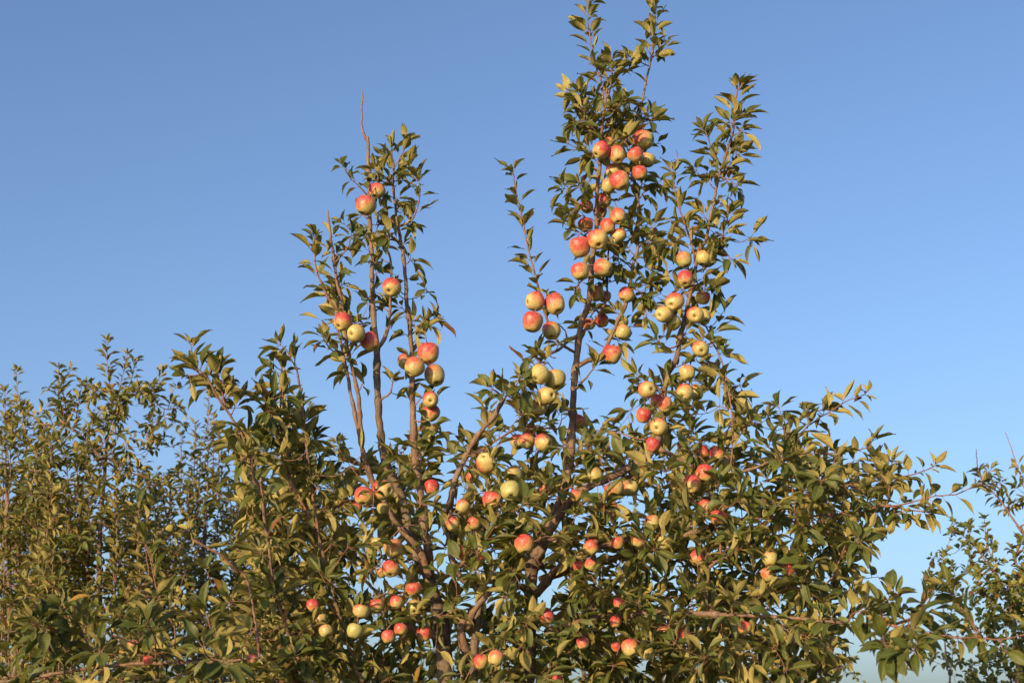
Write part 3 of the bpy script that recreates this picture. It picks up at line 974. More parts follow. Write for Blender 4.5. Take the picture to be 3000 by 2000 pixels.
def place_apples(rows, tree):
    groups = {}
    for a in rows:
        groups.setdefault(a[4], []).append(a)
    for g in groups.values():
        g.sort(key=lambda a: at(a[0], a[1], a[6])[2], reverse=True)
    for idx, a in enumerate(rows):
        x, y, w, blush, cl, eye, Y = a
        c = at(x, y, Y)
        m = mpp(c)
        R = w * 0.5 * m
        if eye:
            ex, ey = eye
            ez = math.sqrt(max(0.02, 1 - ex * ex - ey * ey))
            right = np.array([1.0, 0, 0])
            upv = np.array([0, -math.sin(PITCH), math.cos(PITCH)])
            toc = -np.array([0, math.cos(PITCH), math.sin(PITCH)])
            z = -unit(right * ex - upv * ey + toc * ez)
        else:
            z = unit(np.array([rng.normal() * .38, rng.normal() * .28 + 0.12, 1.0]))
        s = unit(np.array(sun_dir) * 0.8 + UP * 0.45 + rng.normal(size=3) * 0.28)
        xa = unit(s - z * np.dot(s, z))
        ya = np.cross(z, xa)
        ob = bpy.data.objects.new('apple', APPLE_MESHES[rng.integers(len(APPLE_MESHES))])
        C.objects.link(ob)
        m4 = (Matrix([list(r) for r in np.stack([xa, ya, z], 1)]) @ Matrix.Diagonal((R, R, R))).to_4x4()
        m4.translation = Vector(c)
        ob.matrix_world = m4
        ob.color = (blush, min(1, max(0, 0.85 - blush * 0.8 + rng.normal() * 0.12)), rng.random(), 1)
        g = groups[cl]
        k = g.index(a)
        if len(g) == 1:
            ob['label'] = f'{look(blush)} apple alone {CLUSTER[cl]}'
        else:
            o_ = 'lowest' if k == len(g) - 1 else ORD[k]
            if len(g) == 2:
                o_ = ('upper', 'lower')[k]
            ob['label'] = f'{look(blush)} apple, {o_} of {NUM[len(g)]} {CLUSTER[cl]}'
        ob['category'] = 'apple'
        ob['group'] = 'ripening apples'
        for nm, me in (('stem', STEMS[idx % 3]), ('calyx', CALYX)):
            ch = bpy.data.objects.new(nm, me)
            C.objects.link(ch)
            ch.parent = ob
        # the twig it hangs from
        top = c + z * R * 1.10
        P_, R_, T_ = tree.nodes()
        dist = np.linalg.norm(P_ - top, axis=1)
        clearance = np.linalg.norm(P_ - c, axis=1)
        dist = dist + 5.0 * (clearance < R * 1.05) + 0.6 * np.maximum(0, 0.02 - (P_[:, 2] - top[2])) * 0
        i = int(np.argmin(dist))
        mid = top * 0.55 + P_[i] * 0.45 + z * R * 0.5
        tree.twig([P_[i], mid, top], min(0.0042, max(0.002, R_[i])), 0.0022)
        tree.rosette(mid, unit(z + UP + rng.normal(size=3) * 0.5), rng.integers(2, 5), 0.9, -0.1, 0.8)
        xx, yy, ff = proj(c)
        APPLE_SPOTS.append((float(xx), float(yy), w * 0.5, float(ff)))


# ------------------------------------------------------------------ the apple tree in front
LEAF = 0.109
base = (-0.12, 5.6, 0)
main = Tree('apple_tree', base, 'tall unpruned apple tree with upright leaders full of red-cheeked apples', 'tree', M_LEAF, LEAVES_BIG, LEAF)
v, f = tube(resample([(-.12, 5.6, -.12), (-.12, 5.6, .2), (-.10, 5.6, .55), (-.10, 5.6, .95)], .05), np.concatenate([[.16], np.linspace(.125, .085, 21)]) if False else np.linspace(.13, .085, len(resample([(-.12, 5.6, -.12), (-.12, 5.6, .2), (-.10, 5.6, .55), (-.10, 5.6, .95)], .05))), 16, knob=.05)
main.part('trunk', v, f, M_TRUNK)
main.add_nodes(resample([(-.12, 5.6, .2), (-.10, 5.6, .95)], .05), [.08] * len(resample([(-.12, 5.6, .2), (-.10, 5.6, .95)], .05)))
FORK = (-.10, 5.6, .82)

# grey trunk stems (base first)
main.branch('limb', [(1306, 2010), (1300, 1900), (1292, 1820), (1280, 1765)], 5.6, 5.58, 28, 22, pre=[FORK, (-.2, 5.6, 1.3)], clear=.55)
main.branch('limb', [(1280, 1770), (1258, 1700), (1233, 1640), (1209, 1600), (1192, 1520), (1176, 1450), (1150, 1400), (1128, 1355), (1117, 1290), (1109, 1206), (1104, 1101), (1105, 1017)], 5.58, 5.55, 16, 9, clear=.5)
main.branch('leader', [(1105, 1020), (1096, 950), (1090, 870), (1091, 771), (1086, 700), (1082, 600), (1080, 520), (1078, 465), (1079, 430), (1077, 403)], 5.55, 5.62, 8.5, 4.5, 'spur', 75, .12, .8, tip=0, clear=True, s=.9)
main.branch('dead_tip', [(1076, 412), (1065, 392), (1060, 360), (1060, 310), (1062, 290), (1060, 268)], 5.62, 5.64, 3.4, 2.4, None, clear=True)
main.branch('side_shoot', [(1109, 1017), (1126, 992), (1138, 946), (1144, 880), (1147, 803), (1144, 757), (1128, 712)], 5.55, 5.56, 6, 2.5, 'spur', 70, .15, 1, tip=4)
main.branch('side_shoot', [(1079, 575), (1050, 545), (1022, 515), (1004, 488)], 5.6, 5.5, 2.5, 1.5, 'shoot', 17, .25, 1, tip=5)
main.branch('side_shoot', [(1104, 1180), (1125, 1165), (1145, 1150), (1150, 1120)], 5.55, 5.5, 4, 2, 'shoot', 16, .4, 1, tip=6)
# twin red-brown stems
main.branch('leader', [(1260, 1690), (1228, 1610), (1195, 1575), (1157, 1527), (1128, 1470), (1092, 1413), (1078, 1370), (1061, 1310), (1053, 1188), (1042, 1118), (1028, 1066), (1017, 1017), (1010, 960), (1005, 915), (1002, 883), (986, 820), (979, 760), (967, 674), (962, 640), (960, 617)], 5.55, 5.4, 11, 3, 'spur', 60, .52, .95, tip=0, clear=.6)
main.branch('leader', [(1072, 1350), (1060, 1310), (1045, 1240), (1028, 1153), (1019, 1101), (1006, 1040), (990, 960), (985, 890), (984, 830)], 5.5, 5.48, 7, 2, 'spur', 62, .55, 1, tip=5)
main.branch('side_shoot', [(1003, 908), (985, 905), (972, 890), (958, 866), (940, 827), (925, 775), (919, 726), (922, 700)], 5.43, 5.36, 4, 1.6, 'shoot', 15, .25, 1, tip=6)
main.branch('side_shoot', [(982, 770), (1000, 748), (1022, 718), (1030, 695)], 5.42, 5.36, 3, 1.5, 'shoot', 16, .2, 1, tip=6)
main.branch('side_shoot', [(1020, 1030), (995, 1035), (965, 1020), (945, 985)], 5.45, 5.3, 3, 1.6, 'shoot', 14, .25, 1, tip=6)
# the brown leader
main.branch('leader', [(1275, 1750), (1262, 1690), (1257, 1633), (1245, 1561), (1238, 1480), (1231, 1441), (1217, 1346), (1212, 1260), (1210, 1206), (1207, 1118), (1205, 1024), (1200, 960), (1193, 890), (1188, 820), (1181, 747), (1172, 691), (1165, 656), (1158, 603), (1153, 568), (1151, 533), (1154, 491), (1147, 446)], 5.6, 5.66, 14, 2.5, 'spur', 52, .40, .97, tip=7, clear=.6)
main.branch('side_shoot', [(1166, 662), (1192, 655), (1212, 640), (1228, 590), (1230, 560), (1227, 530)], 5.65, 5.55, 3.5, 1.5, 'shoot', 13, .2, 1, tip=7)
main.branch('side_shoot', [(1154, 491), (1172, 462), (1186, 435), (1190, 415)], 5.66, 5.62, 2, 1.3, 'shoot', 13, .1, 1, tip=6)
main.branch('side_shoot', [(1152, 545), (1135, 525), (1118, 510), (1100, 500)], 5.64, 5.54, 2.5, 1.3, 'shoot', 13, .1, 1, tip=6)
main.branch('side_shoot', [(1202, 980), (1218, 972), (1232, 965), (1242, 945)], 5.66, 5.55, 3, 1.5, 'shoot', 14, .4, 1, tip=7)
main.branch('side_shoot', [(1180, 730), (1160, 705), (1140, 690)], 5.64, 5.5, 3, 1.5, 'shoot', 16, .3, 1, tip=6)
main.branch('side_shoot', [(1210, 1230), (1235, 1235), (1262, 1240), (1275, 1255)], 5.62, 5.48, 3, 1.5, 'shoot', 16, .3, 1, tip=6)

# stout trunk and the tallest leader
main.branch('limb', [(1545, 2010), (1550, 1900), (1553, 1780), (1558, 1670), (1566, 1620)], 5.65, 5.6, 25, 18, pre=[FORK, (.0, 5.62, 1.3)], clear=.45)
main.branch('leader', [(1562, 1660), (1590, 1570), (1625, 1500), (1655, 1430), (1668, 1360), (1673, 1310), (1676, 1240), (1680, 1170), (1683, 1108), (1690, 1038), (1695, 992), (1700, 963), (1707, 931), (1721, 903), (1728, 851), (1733, 798), (1740, 730), (1747, 665), (1747, 605), (1751, 540), (1756, 491), (1760, 420), (1767, 344), (1774, 298), (1781, 228)], 5.6, 5.6, 14, 3.5, 'spur', 62, .62, .98, tip=0, clear=.75)
main.branch('side_shoot', [(1770, 320), (1762, 250), (1750, 210), (1740, 172), (1732, 119), (1721, 63), (1724, 12)], 5.6, 5.58, 3, 1.5, 'shoot', 13, .02, 1, tip=6)
main.branch('side_shoot', [(1776, 290), (1788, 262), (1792, 220), (1794, 180)], 5.6, 5.6, 3, 1.5, 'shoot', 12, .1, 1, tip=6)
main.branch('side_shoot', [(1766, 360), (1740, 340), (1712, 312), (1700, 280)], 5.6, 5.52, 3, 1.5, 'shoot', 11, .1, 1, tip=6)
main.branch('side_shoot', [(1764, 400), (1735, 375), (1712, 352), (1690, 360)], 5.58, 5.48, 3, 1.5, 'shoot', 12, .1, 1, tip=6)
main.branch('side_shoot', [(1768, 340), (1790, 320), (1812, 322), (1822, 300)], 5.6, 5.5, 3, 1.5, 'shoot', 11, .1, 1, tip=6)
main.branch('side_shoot', [(1764, 380), (1792, 365), (1815, 372), (1826, 350)], 5.6, 5.7, 3, 1.5, 'shoot', 11, .1, 1, tip=6)
main.branch('side_shoot', [(1748, 620), (1724, 610), (1700, 600), (1672, 625)], 5.6, 5.5, 3, 1.5, 'shoot', 13, .1, 1, tip=6)
main.branch('side_shoot', [(1740, 700), (1712, 690), (1680, 670), (1662, 650)], 5.6, 5.55, 3, 1.5, 'shoot', 14, .2, 1, tip=6)
main.branch('side_shoot', [(1733, 810), (1712, 815), (1694, 830), (1690, 850)], 5.6, 5.5, 3, 1.5, 'shoot', 14, .2, 1, tip=6)
main.branch('side_shoot', [(1752, 525), (1734, 520), (1718, 540), (1700, 545)], 5.6, 5.5, 3, 1.5, 'shoot', 14, .2, 1, tip=6)
# companion leader beside it
main.branch('leader', [(1690, 1075), (1722, 1055), (1760, 1040), (1790, 985), (1815, 930), (1833, 895), (1839, 861), (1847, 826), (1854, 781), (1867, 738), (1868, 700), (1870, 661), (1867, 570), (1858, 521), (1856, 450), (1856, 386), (1866, 345), (1877, 316), (1893, 239), (1902, 200), (1912, 151), (1914, 102), (1919, 53), (1923, 0), (1925, -40)], 5.6, 5.66, 6, 2.2, 'spur', 60, .30, .62, tip=0)
main.branch('side_shoot', [(1902, 205), (1910, 160), (1914, 110), (1919, 53), (1923, 0), (1926, -45)], 5.66, 5.62, 2.2, 1.2, 'shoot', 11, .05, 1, tip=6)
main.branch('side_shoot', [(1905, 195), (1880, 185), (1858, 172), (1842, 165)], 5.66, 5.6, 2.2, 1.2, 'shoot', 11, .1, 1, tip=5)
main.branch('side_shoot', [(1908, 170), (1930, 155), (1945, 140), (1950, 125)], 5.66, 5.66, 2.2, 1.2, 'shoot', 11, .1, 1, tip=4)
main.branch('side_shoot', [(1858, 400), (1880, 370), (1890, 350), (1900, 340)], 5.66, 5.6, 2.2, 1.2, 'shoot', 13, .1, 1, tip=5)
main.branch('side_shoot', [(1866, 560), (1890, 545), (1920, 540), (1935, 548)], 5.66, 5.6, 2.2, 1.2, 'shoot', 14, .1, 1, tip=4)
main.branch('side_shoot', [(1868, 710), (1890, 705), (1912, 712), (1925, 740)], 5.66, 5.6, 2.2, 1.2, 'shoot', 13, .1, 1, tip=6)
main.branch('side_shoot', [(1852, 790), (1835, 770), (1822, 760), (1815, 770)], 5.66, 5.6, 2.2, 1.2, 'shoot', 13, .1, 1, tip=6)
main.branch('side_shoot', [(1845, 835), (1865, 850), (1885, 858), (1890, 880)], 5.66, 5.6, 2.2, 1.2, 'shoot', 14, .1, 1, tip=6)
main.branch('side_shoot', [(1700, 980), (1740, 940), (1775, 880), (1780, 800), (1782, 735), (1786, 700)], 5.6, 5.7, 4, 2.5, 'spur', 55, .1, .8, tip=4)
# slim shoot leaning off its foot
main.branch('side_shoot', [(1684, 1032), (1660, 1018), (1637, 1003), (1620, 978), (1602, 935), (1590, 903), (1581, 861), (1576, 837), (1562, 781), (1551, 746), (1542, 700), (1532, 647), (1519, 595), (1507, 535), (1503, 503)], 5.6, 5.42, 4.2, 1.6, 'shoot', 19, .36, .98, tip=6)
main.branch('branch', [(1692, 985), (1675, 992), (1658, 1005), (1626, 1030), (1598, 1043), (1575, 1070)], 5.6, 5.42, 6.5, 3, 'spur', 50, .55, 1, tip=5, clear=True)
main.branch('spur_stub', [(1664, 1000), (1660, 985), (1657, 970)], 5.55, 5.52, 3, 2.2, None)
main.branch('side_shoot', [(1684, 1140), (1700, 1125), (1718, 1105), (1745, 1070)], 5.6, 5.5, 5, 2, 'shoot', 18, .3, 1, tip=6)
main.branch('side_shoot', [(1598, 1043), (1560, 1080), (1535, 1120), (1515, 1150)], 5.44, 5.36, 3, 1.5, 'shoot', 15, .1, 1, tip=6)
# cut diagonal branch
main.branch('branch', [(1320, 1560), (1318, 1490), (1335, 1400), (1358, 1350), (1382, 1304), (1420, 1248), (1445, 1224), (1476, 1167)], 5.5, 5.42, 10, 7, None, clear=.85)
main.branch('side_shoot', [(1470, 1180), (1490, 1150), (1510, 1130), (1522, 1115)], 5.42, 5.35, 3, 2, 'shoot', 11, .1, 1, tip=8)
main.branch('side_shoot', [(1473, 1172), (1460, 1150), (1440, 1140)], 5.42, 5.35, 3, 2, 'shoot', 13, .2, 1, tip=5)
main.branch('branch', [(1385, 1330), (1420, 1311), (1476, 1276), (1508, 1258), (1560, 1255), (1606, 1255), (1665, 1257)], 5.48, 5.55, 4, 2, 'spur', 55, .2, .95, tip=0)
main.branch('branch', [(1678, 1262), (1720, 1258), (1771, 1262), (1823, 1271), (1858, 1283), (1897, 1290)], 5.6, 5.5, 2.6, 1.6, 'shoot', 22, .1, 1, tip=4)
# snaking grey limb
main.branch('limb', [(1388, 2010), (1392, 1900), (1400, 1800), (1406, 1745), (1391, 1714), (1350, 1690), (1333, 1665), (1322, 1620), (1315, 1570), (1300, 1528), (1312, 1482), (1330, 1440)], 5.5, 5.42, 20, 8, pre=[FORK, (-.12, 5.55, 1.3)], clear=True)
main.branch('branch', [(1372, 1840), (1386, 1795), (1440, 1725), (1475, 1680), (1520, 1630), (1575, 1590), (1631, 1575)], 5.45, 5.3, 10, 5, None, clear=True)
main.branch('branch', [(1380, 1935), (1358, 1890), (1353, 1830), (1372, 1800)], 5.5, 5.45, 13, 12, None)
main.branch('branch', [(1330, 1660), (1365, 1640), (1395, 1590), (1420, 1540), (1450, 1490)], 5.46, 5.4, 8, 4, None)
main.branch('branch', [(1300, 1880), (1250, 1850), (1200, 1835), (1165, 1790), (1110, 1740), (1070, 1700)], 5.56, 5.35, 12, 4, None)
# limb under the crooked leader
main.branch('limb', [(1570, 1740), (1592, 1712), (1634, 1664), (1700, 1620), (1771, 1597), (1840, 1580)], 5.6, 5.45, 13, 6, None, clear=True)
main.branch('limb', [(1575, 1640), (1620, 1540), (1680, 1455), (1729, 1423), (1788, 1399), (1841, 1371), (1904, 1329), (1925, 1295)], 5.6, 5.48, 13, 11, None, clear=.45)
main.branch('leader', [(1922, 1305), (1938, 1240), (1942, 1190), (1946, 1153), (1952, 1118), (1960, 1090), (1978, 1062), (1988, 1020), (1993, 985), (2005, 938), (2020, 870), (2033, 816), (2039, 777), (2047, 728), (2067, 710), (2075, 675), (2086, 616), (2095, 570), (2110, 505), (2128, 449), (2142, 410), (2149, 379), (2153, 316), (2160, 263)], 5.48, 5.52, 10, 1.6, 'spur', 46, .12, .9, tip=7, clear=True)
main.branch('side_shoot', [(2128, 449), (2142, 410), (2149, 379), (2153, 316), (2160, 265)], 5.52, 5.5, 2, 1.2, 'shoot', 12, .0, 1, tip=6)
main.branch('side_shoot', [(2115, 490), (2095, 455), (2078, 415), (2066, 385)], 5.52, 5.46, 2, 1.2, 'shoot', 12, .1, 1, tip=6)
main.branch('side_shoot', [(2105, 530), (2080, 510), (2056, 515), (2040, 500)], 5.52, 5.46, 2, 1.2, 'shoot', 12, .1, 1, tip=6)
main.branch('side_shoot', [(2108, 515), (2130, 490), (2150, 470), (2160, 440)], 5.52, 5.56, 2, 1.2, 'shoot', 12, .1, 1, tip=6)
main.branch('side_shoot', [(2110, 520), (2135, 525), (2155, 545)], 5.52, 5.46, 2, 1.2, 'shoot', 12, .2, 1, tip=5)
main.branch('side_shoot', [(2036, 765), (2033, 746), (2023, 700), (2000, 640), (1984, 588), (1974, 535), (1972, 510)], 5.5, 5.42, 3.2, 1.5, 'shoot', 15, .1, 1, tip=6)
main.branch('side_shoot', [(2038, 797), (2062, 788), (2090, 749), (2111, 707), (2125, 661), (2133, 630)], 5.5, 5.4, 3.2, 1.5, 'shoot', 14, .2, 1, tip=6)
main.branch('side_shoot', [(2095, 745), (2125, 745), (2145, 760)], 5.45, 5.42, 2, 1.2, 'shoot', 13, .2, 1, tip=5)
main.branch('side_shoot', [(2006, 690), (1985, 700), (1965, 715)], 5.47, 5.42, 2, 1.2, 'shoot', 13, .2, 1, tip=5)
main.branch('side_shoot', [(2010, 930), (2040, 940), (2068, 956), (2086, 998), (2111, 1048), (2125, 1104), (2136, 1160), (2143, 1213), (2148, 1280), (2140, 1360)], 5.5, 5.42, 3, 2, 'spur', 48, .2, .95, tip=4)
main.branch('side_shoot', [(2040, 860), (2065, 850), (2085, 835), (2090, 850)], 5.5, 5.42, 2, 1.2, 'shoot', 12, .2, 1, tip=6)
main.branch('side_shoot', [(1990, 1010), (1962, 1020), (1945, 1010), (1930, 1000)], 5.48, 5.42, 2.6, 1.2, 'shoot', 14, .2, 1, tip=5)
main.branch('side_shoot', [(1948, 1150), (1920, 1130), (1890, 1110), (1872, 1105)], 5.48, 5.42, 3, 1.4, 'shoot', 12, .1, 1, tip=7)
main.branch('side_shoot', [(1955, 1150), (1985, 1150), (2010, 1130), (2030, 1115)], 5.48, 5.42, 3, 1.4, 'shoot', 14, .2, 1, tip=4)

# slanting outer stems (big leaves)
main.branch('leader', [(900, 1990), (879, 1940), (850, 1870), (827, 1800), (805, 1720), (793, 1657), (786, 1585), (772, 1500), (760, 1440), (747, 1400), (730, 1343), (719, 1301), (700, 1255), (675, 1217), (656, 1189), (628, 1146), (606, 1105), (585, 1085)], 5.25, 5.0, 9, 3, 'spur', 48, .35, 1, tip=6, pre=[FORK, (-.6, 5.4, 1.35)], clear=True)
main.branch('side_shoot', [(660, 1195), (652, 1150), (640, 1110), (642, 1080)], 5.05, 5.0, 3, 1.6, 'shoot', 14, .2, 1, tip=7)
main.branch('side_shoot', [(606, 1105), (578, 1090), (562, 1040), (560, 1010)], 5.02, 5.0, 2.4, 1.4, 'shoot', 14, .2, 1, tip=6)
main.branch('side_shoot', [(775, 1510), (766, 1430), (764, 1400)], 5.1, 5.06, 6, 4, None)
main.branch('leader', [(1065, 2010), (1046, 1970), (1032, 1920), (1013, 1858), (989, 1786), (970, 1719), (960, 1671), (941, 1604), (929, 1537), (915, 1441), (903, 1346), (895, 1280), (888, 1213), (881, 1153), (870, 1087), (863, 1062)], 5.35, 5.25, 9, 3, 'spur', 55, .30, .9, tip=8, pre=[FORK, (-.45, 5.45, 1.35)], clear=True)
main.branch('side_shoot', [(866, 1075), (850, 1050), (838, 1025), (822, 1010)], 5.26, 5.22, 2.5, 1.5, 'shoot', 13, .2, 1, tip=6)
main.branch('side_shoot', [(935, 1560), (900, 1500), (876, 1455), (850, 1400), (828, 1340), (821, 1240), (821, 1171), (824, 1100), (826, 1073)], 5.3, 5.3, 4.5, 1.6, 'spur', 48, .25, 1, tip=6)
main.branch('side_shoot', [(845, 1390), (835, 1320), (800, 1260), (780, 1210), (775, 1170)], 5.3, 5.12, 3, 1.5, 'shoot', 14, .2, 1, tip=6)
main.branch('side_shoot', [(1080, 1385), (1050, 1352), (1020, 1350), (1000, 1340), (992, 1318)], 5.5, 5.4, 2.6, 1.4, 'shoot', 22, .6, 1, tip=3)

# level limbs to the side
main.branch('limb', [(1580, 1700), (1700, 1660), (1850, 1620), (2000, 1570), (2120, 1530), (2209, 1517)], 5.6, 5.45, 12, 5, None)
main.branch('branch', [(2209, 1517), (2300, 1517), (2415, 1508), (2518, 1501), (2580, 1480), (2640, 1490), (2720, 1500)], 5.45, 5.3, 4.5, 2, 'spur', 64, .1, 1, tip=6, s=.85)
main.branch('branch', [(2260, 1518), (2330, 1470), (2421, 1432), (2524, 1414), (2615, 1401), (2688, 1386), (2736, 1365)], 5.45, 5.5, 3, 1.6, 'shoot', 21, .15, 1, tip=6, s=.9)
main.branch('side_shoot', [(2597, 1480), (2605, 1430), (2610, 1395), (2613, 1355)], 5.35, 5.42, 2, 1.2, 'shoot', 14, .2, 1, tip=5, s=.9)
main.branch('side_shoot', [(2590, 1485), (2650, 1475), (2700, 1462), (2742, 1453), (2797, 1447), (2839, 1432), (2875, 1415)], 5.32, 5.2, 2.6, 1.4, 'shoot', 21, .1, 1, tip=5, s=.9)
main.branch('limb', [(1925, 1310), (2000, 1350), (2090, 1390), (2180, 1380), (2240, 1360)], 5.48, 5.4, 8, 4, None)
main.branch('branch', [(2180, 1382), (2270, 1345), (2348, 1329), (2433, 1326), (2488, 1320), (2548, 1308), (2556, 1290)], 5.42, 5.36, 3, 1.5, 'shoot', 21, .3, 1, tip=4, s=.9)
main.branch('branch', [(2270, 1345), (2330, 1286), (2373, 1244), (2427, 1208), (2476, 1177), (2518, 1159), (2535, 1155)], 5.4, 5.45, 2.6, 1.3, 'shoot', 21, .15, 1, tip=5, s=.9)
main.branch('branch', [(2330, 1510), (2318, 1389), (2306, 1311), (2297, 1238), (2282, 1195)], 5.4, 5.3, 2.8, 1.3, 'shoot', 16, .2, 1, tip=6, s=.9)
main.branch('side_shoot', [(2365, 1255), (2368, 1235), (2360, 1210)], 5.43, 5.4, 1.6, 1.2, 'shoot', 14, .2, 1, tip=4, s=.9)
main.branch('branch', [(2300, 1720), (2380, 1720), (2433, 1698), (2464, 1625), (2476, 1600), (2488, 1540), (2492, 1510)], 5.3, 5.2, 3, 1.5, 'shoot', 15, .1, 1, tip=5, s=.95)
main.branch('side_shoot', [(2466, 1625), (2500, 1590), (2530, 1565), (2540, 1560)], 5.22, 5.2, 2, 1.3, 'shoot', 13, .1, 1, tip=6, s=.95)
main.branch('branch', [(2110, 1640), (2112, 1600), (2105, 1560), (2092, 1530), (2100, 1500)], 5.35, 5.3, 5, 2, None, clear=True)
main.branch('branch', [(2070, 1800), (2072, 1720), (2080, 1660), (2110, 1640)], 5.4, 5.35, 6, 5, None)
# long limb that reaches out towards the viewer
main.branch('limb', [(1600, 1850), (1760, 1810), (1950, 1795), (2110, 1800)], 5.6, 5.15, 12, 8, None)
main.branch('limb', [(2105, 1800), (2173, 1801), (2306, 1808), (2464, 1823), (2573, 1829), (2640, 1822), (2676, 1807)], 5.15, 4.45, 6.5, 4, 'spur', 110, .1, .95, tip=0, s=.95, clear=True)
FG = 1.0
main.branch('branch', [(2640, 1822), (2676, 1807), (2700, 1785), (2722, 1760), (2735, 1725)], 4.5, 4.3, 4, 2, 'shoot', 20, .1, 1, tip=6, s=FG)
main.branch('branch', [(2600, 1828), (2700, 1850), (2797, 1865), (2870, 1868), (2948, 1871), (3020, 1850)], 4.5, 4.1, 4, 2, 'spur', 130, .05, 1, tip=5, s=FG)
main.branch('side_shoot', [(2880, 1868), (2840, 1810), (2800, 1760), (2780, 1720)], 4.25, 4.2, 2.4, 1.5, 'shoot', 22, .2, 1, tip=5, s=FG)
main.branch('side_shoot', [(2600, 1829), (2580, 1790), (2590, 1760), (2620, 1745)], 4.5, 4.4, 2.4, 1.5, 'shoot', 15, .2, 1, tip=7, s=FG)
main.branch('side_shoot', [(2660, 1815), (2670, 1860), (2680, 1900)], 4.45, 4.1, 3, 1.5, 'shoot', 24, .1, 1, tip=6, s=FG)
main.branch('side_shoot', [(2590, 1830), (2590, 1870), (2600, 1900)], 4.45, 4.2, 3, 1.5, 'shoot', 13, .1, 1, tip=7, s=FG)
main.branch('side_shoot', [(2480, 1824), (2500, 1795), (2535, 1785)], 4.65, 4.55, 2.4, 1.5, 'shoot', 13, .2, 1, tip=6, s=FG)

HOLES = [(1855, 1510, 70, 40), (1310, 1560, 35, 110), (1620, 1700, 40, 60), (1010, 1730, 55, 50), (1500, 1350, 55, 40), (1015, 1520, 28, 45), (1105, 1690, 40, 30),
         (1225, 1930, 45, 60), (1345, 1910, 25, 45), (1900, 1960, 45, 30), (1950, 1660, 35, 30), (1450, 1780, 40, 40), (1070, 1870, 40, 30), (1320, 1430, 30, 40)]
#          0         1         2
#          012345678901234567890123456789
MAIN_MAP = [
    '......112.....11..1121........',  # 1100
    '......1342..1.1313333322......',  # 1200
    '......156444566455567555530...',  # 1300
    '......156667778786567666640...',  # 1400
    '......157756678887467766640...',  # 1500
    '......26775567677665777751....',  # 1600
    '......36764565545777777750....',  # 1700
    '......46765665678888888740....',  # 1800
    '......46776656788887788720....',  # 1900
    '......46666554566666666300....',  # 2000
]
for rows_, x_, y_, Ya, Yb in (
        (['.242.', '3552.', '35643', '35644', '13322'], 1640, 200, 5.45, 5.75),
        (['.11', '232', '232', '343', '443', '332'], 2030, 400, 5.38, 5.62),
        (['2234', '3334', '2333', '2224', '1232', '1222', '.122'], 1900, 640, 5.35, 5.6),
        (['22.', '232', '232', '343', '433', '321'], 1780, 640, 5.55, 5.8),
        (['112', '232', '232', '221'], 1090, 430, 5.5, 5.75),
        (['12.', '221', '221', '222', '222', '222', '121'], 920, 640, 5.3, 5.55),
        (['.2', '.2', '12', '.1'], 1170, 800, 5.5, 5.75),
        (['112', '221'], 1640, 540, 5.5, 5.7), (['221', '122', '221'], 1500, 1040, 5.35, 5.6)):
    main.grow(scatter(rows_, y_, 0.40 if y_ == 200 else 0.16 if x_ > 1850 else 0.27, Ya, Yb, cell=60, x0=x_), 6, .95, lo=0.0, hi=1.0)
main.grow(scatter(MAIN_MAP, 1100, 1.02, 5.1, 6.3, holes=HOLES), 9)
place_apples(APPLES, main)
main.finish(carve_branches=.3, carve_apples=.88)

# ------------------------------------------------------------------ neighbouring tree: long level branch and big leaves low in the view
nb = Tree('apple_tree', (-2.9, 4.9, 0), 'neighbouring apple tree whose long level branch reaches in low over big leaves', 'tree', M_LEAF, LEAVES_BIG, LEAF)
tp = resample([(-2.9, 4.9, -.1), (-2.88, 4.9, .6), (-2.8, 4.9, 1.3), (-2.7, 4.9, 1.9)], .06)
v, f = tube(tp, np.linspace(.12, .06, len(tp)), 14, knob=.05)
nb.part('trunk', v, f, M_TRUNK)
nb.add_nodes(tp, np.linspace(.12, .06, len(tp)))
nb.branch('limb', [(-300, 2060), (0, 1998), (100, 1985), (193, 1966), (305, 1952), (400, 1945), (491, 1941), (631, 1938), (760, 1925)], 4.9, 4.6, 11, 3.5, None, pre=[(-2.85, 4.9, 1.2)], clear=True)
nb.branch('side_shoot', [(520, 1941), (509, 1836), (484, 1800), (470, 1755), (456, 1713), (440, 1640), (428, 1600), (414, 1550), (405, 1500)], 4.65, 4.6, 3, 1.4, 'shoot', 21, .25, 1, tip=5, s=.95)
nb.branch('side_shoot', [(720, 1690), (684, 1660), (630, 1615), (561, 1578)], 5.1, 5.0, 3.6, 2.8, None, pre=[at(760, 1925, 4.6), at(745, 1800, 4.9)], clear=True)
nb.branch('side_shoot', [(480, 1925), (424, 1892), (375, 1876), (330, 1860)], 4.62, 4.5, 3.4, 2.4, None, clear=True)
nb.branch('side_shoot', [(160, 1965), (140, 1880), (118, 1850), (100, 1820)], 4.8, 4.5, 4, 2, 'shoot', 14, .3, 1, tip=8)
nb.branch('side_shoot', [(280, 1950), (240, 1850), (200, 1800), (185, 1780)], 4.7, 4.55, 3, 1.5, 'shoot', 15, .3, 1, tip=6)
nb.branch('side_shoot', [(640, 1940), (635, 1880), (615, 1830), (600, 1790)], 4.6, 4.55, 3, 1.5, 'shoot', 15, .3, 1, tip=6)
nb.branch('side_shoot', [(460, 1940), (450, 1860), (430, 1830)], 4.6, 4.5, 3, 1.5, 'shoot', 15, .3, 1, tip=6)
nb.branch('side_shoot', [(440, 1700), (425, 1590), (430, 1530), (445, 1490)], 4.62, 4.6, 2, 1.2, 'shoot', 26, .4, 1, tip=4, s=.9)
place_apples(FAR_APPLES, nb)
NB_MAP = ['1111111...', '2222222...', '3343433...', '4444443...']
nb.grow(scatter(NB_MAP, 1700, 0.58, 4.4, 5.0), 9)
nb.finish(.4)


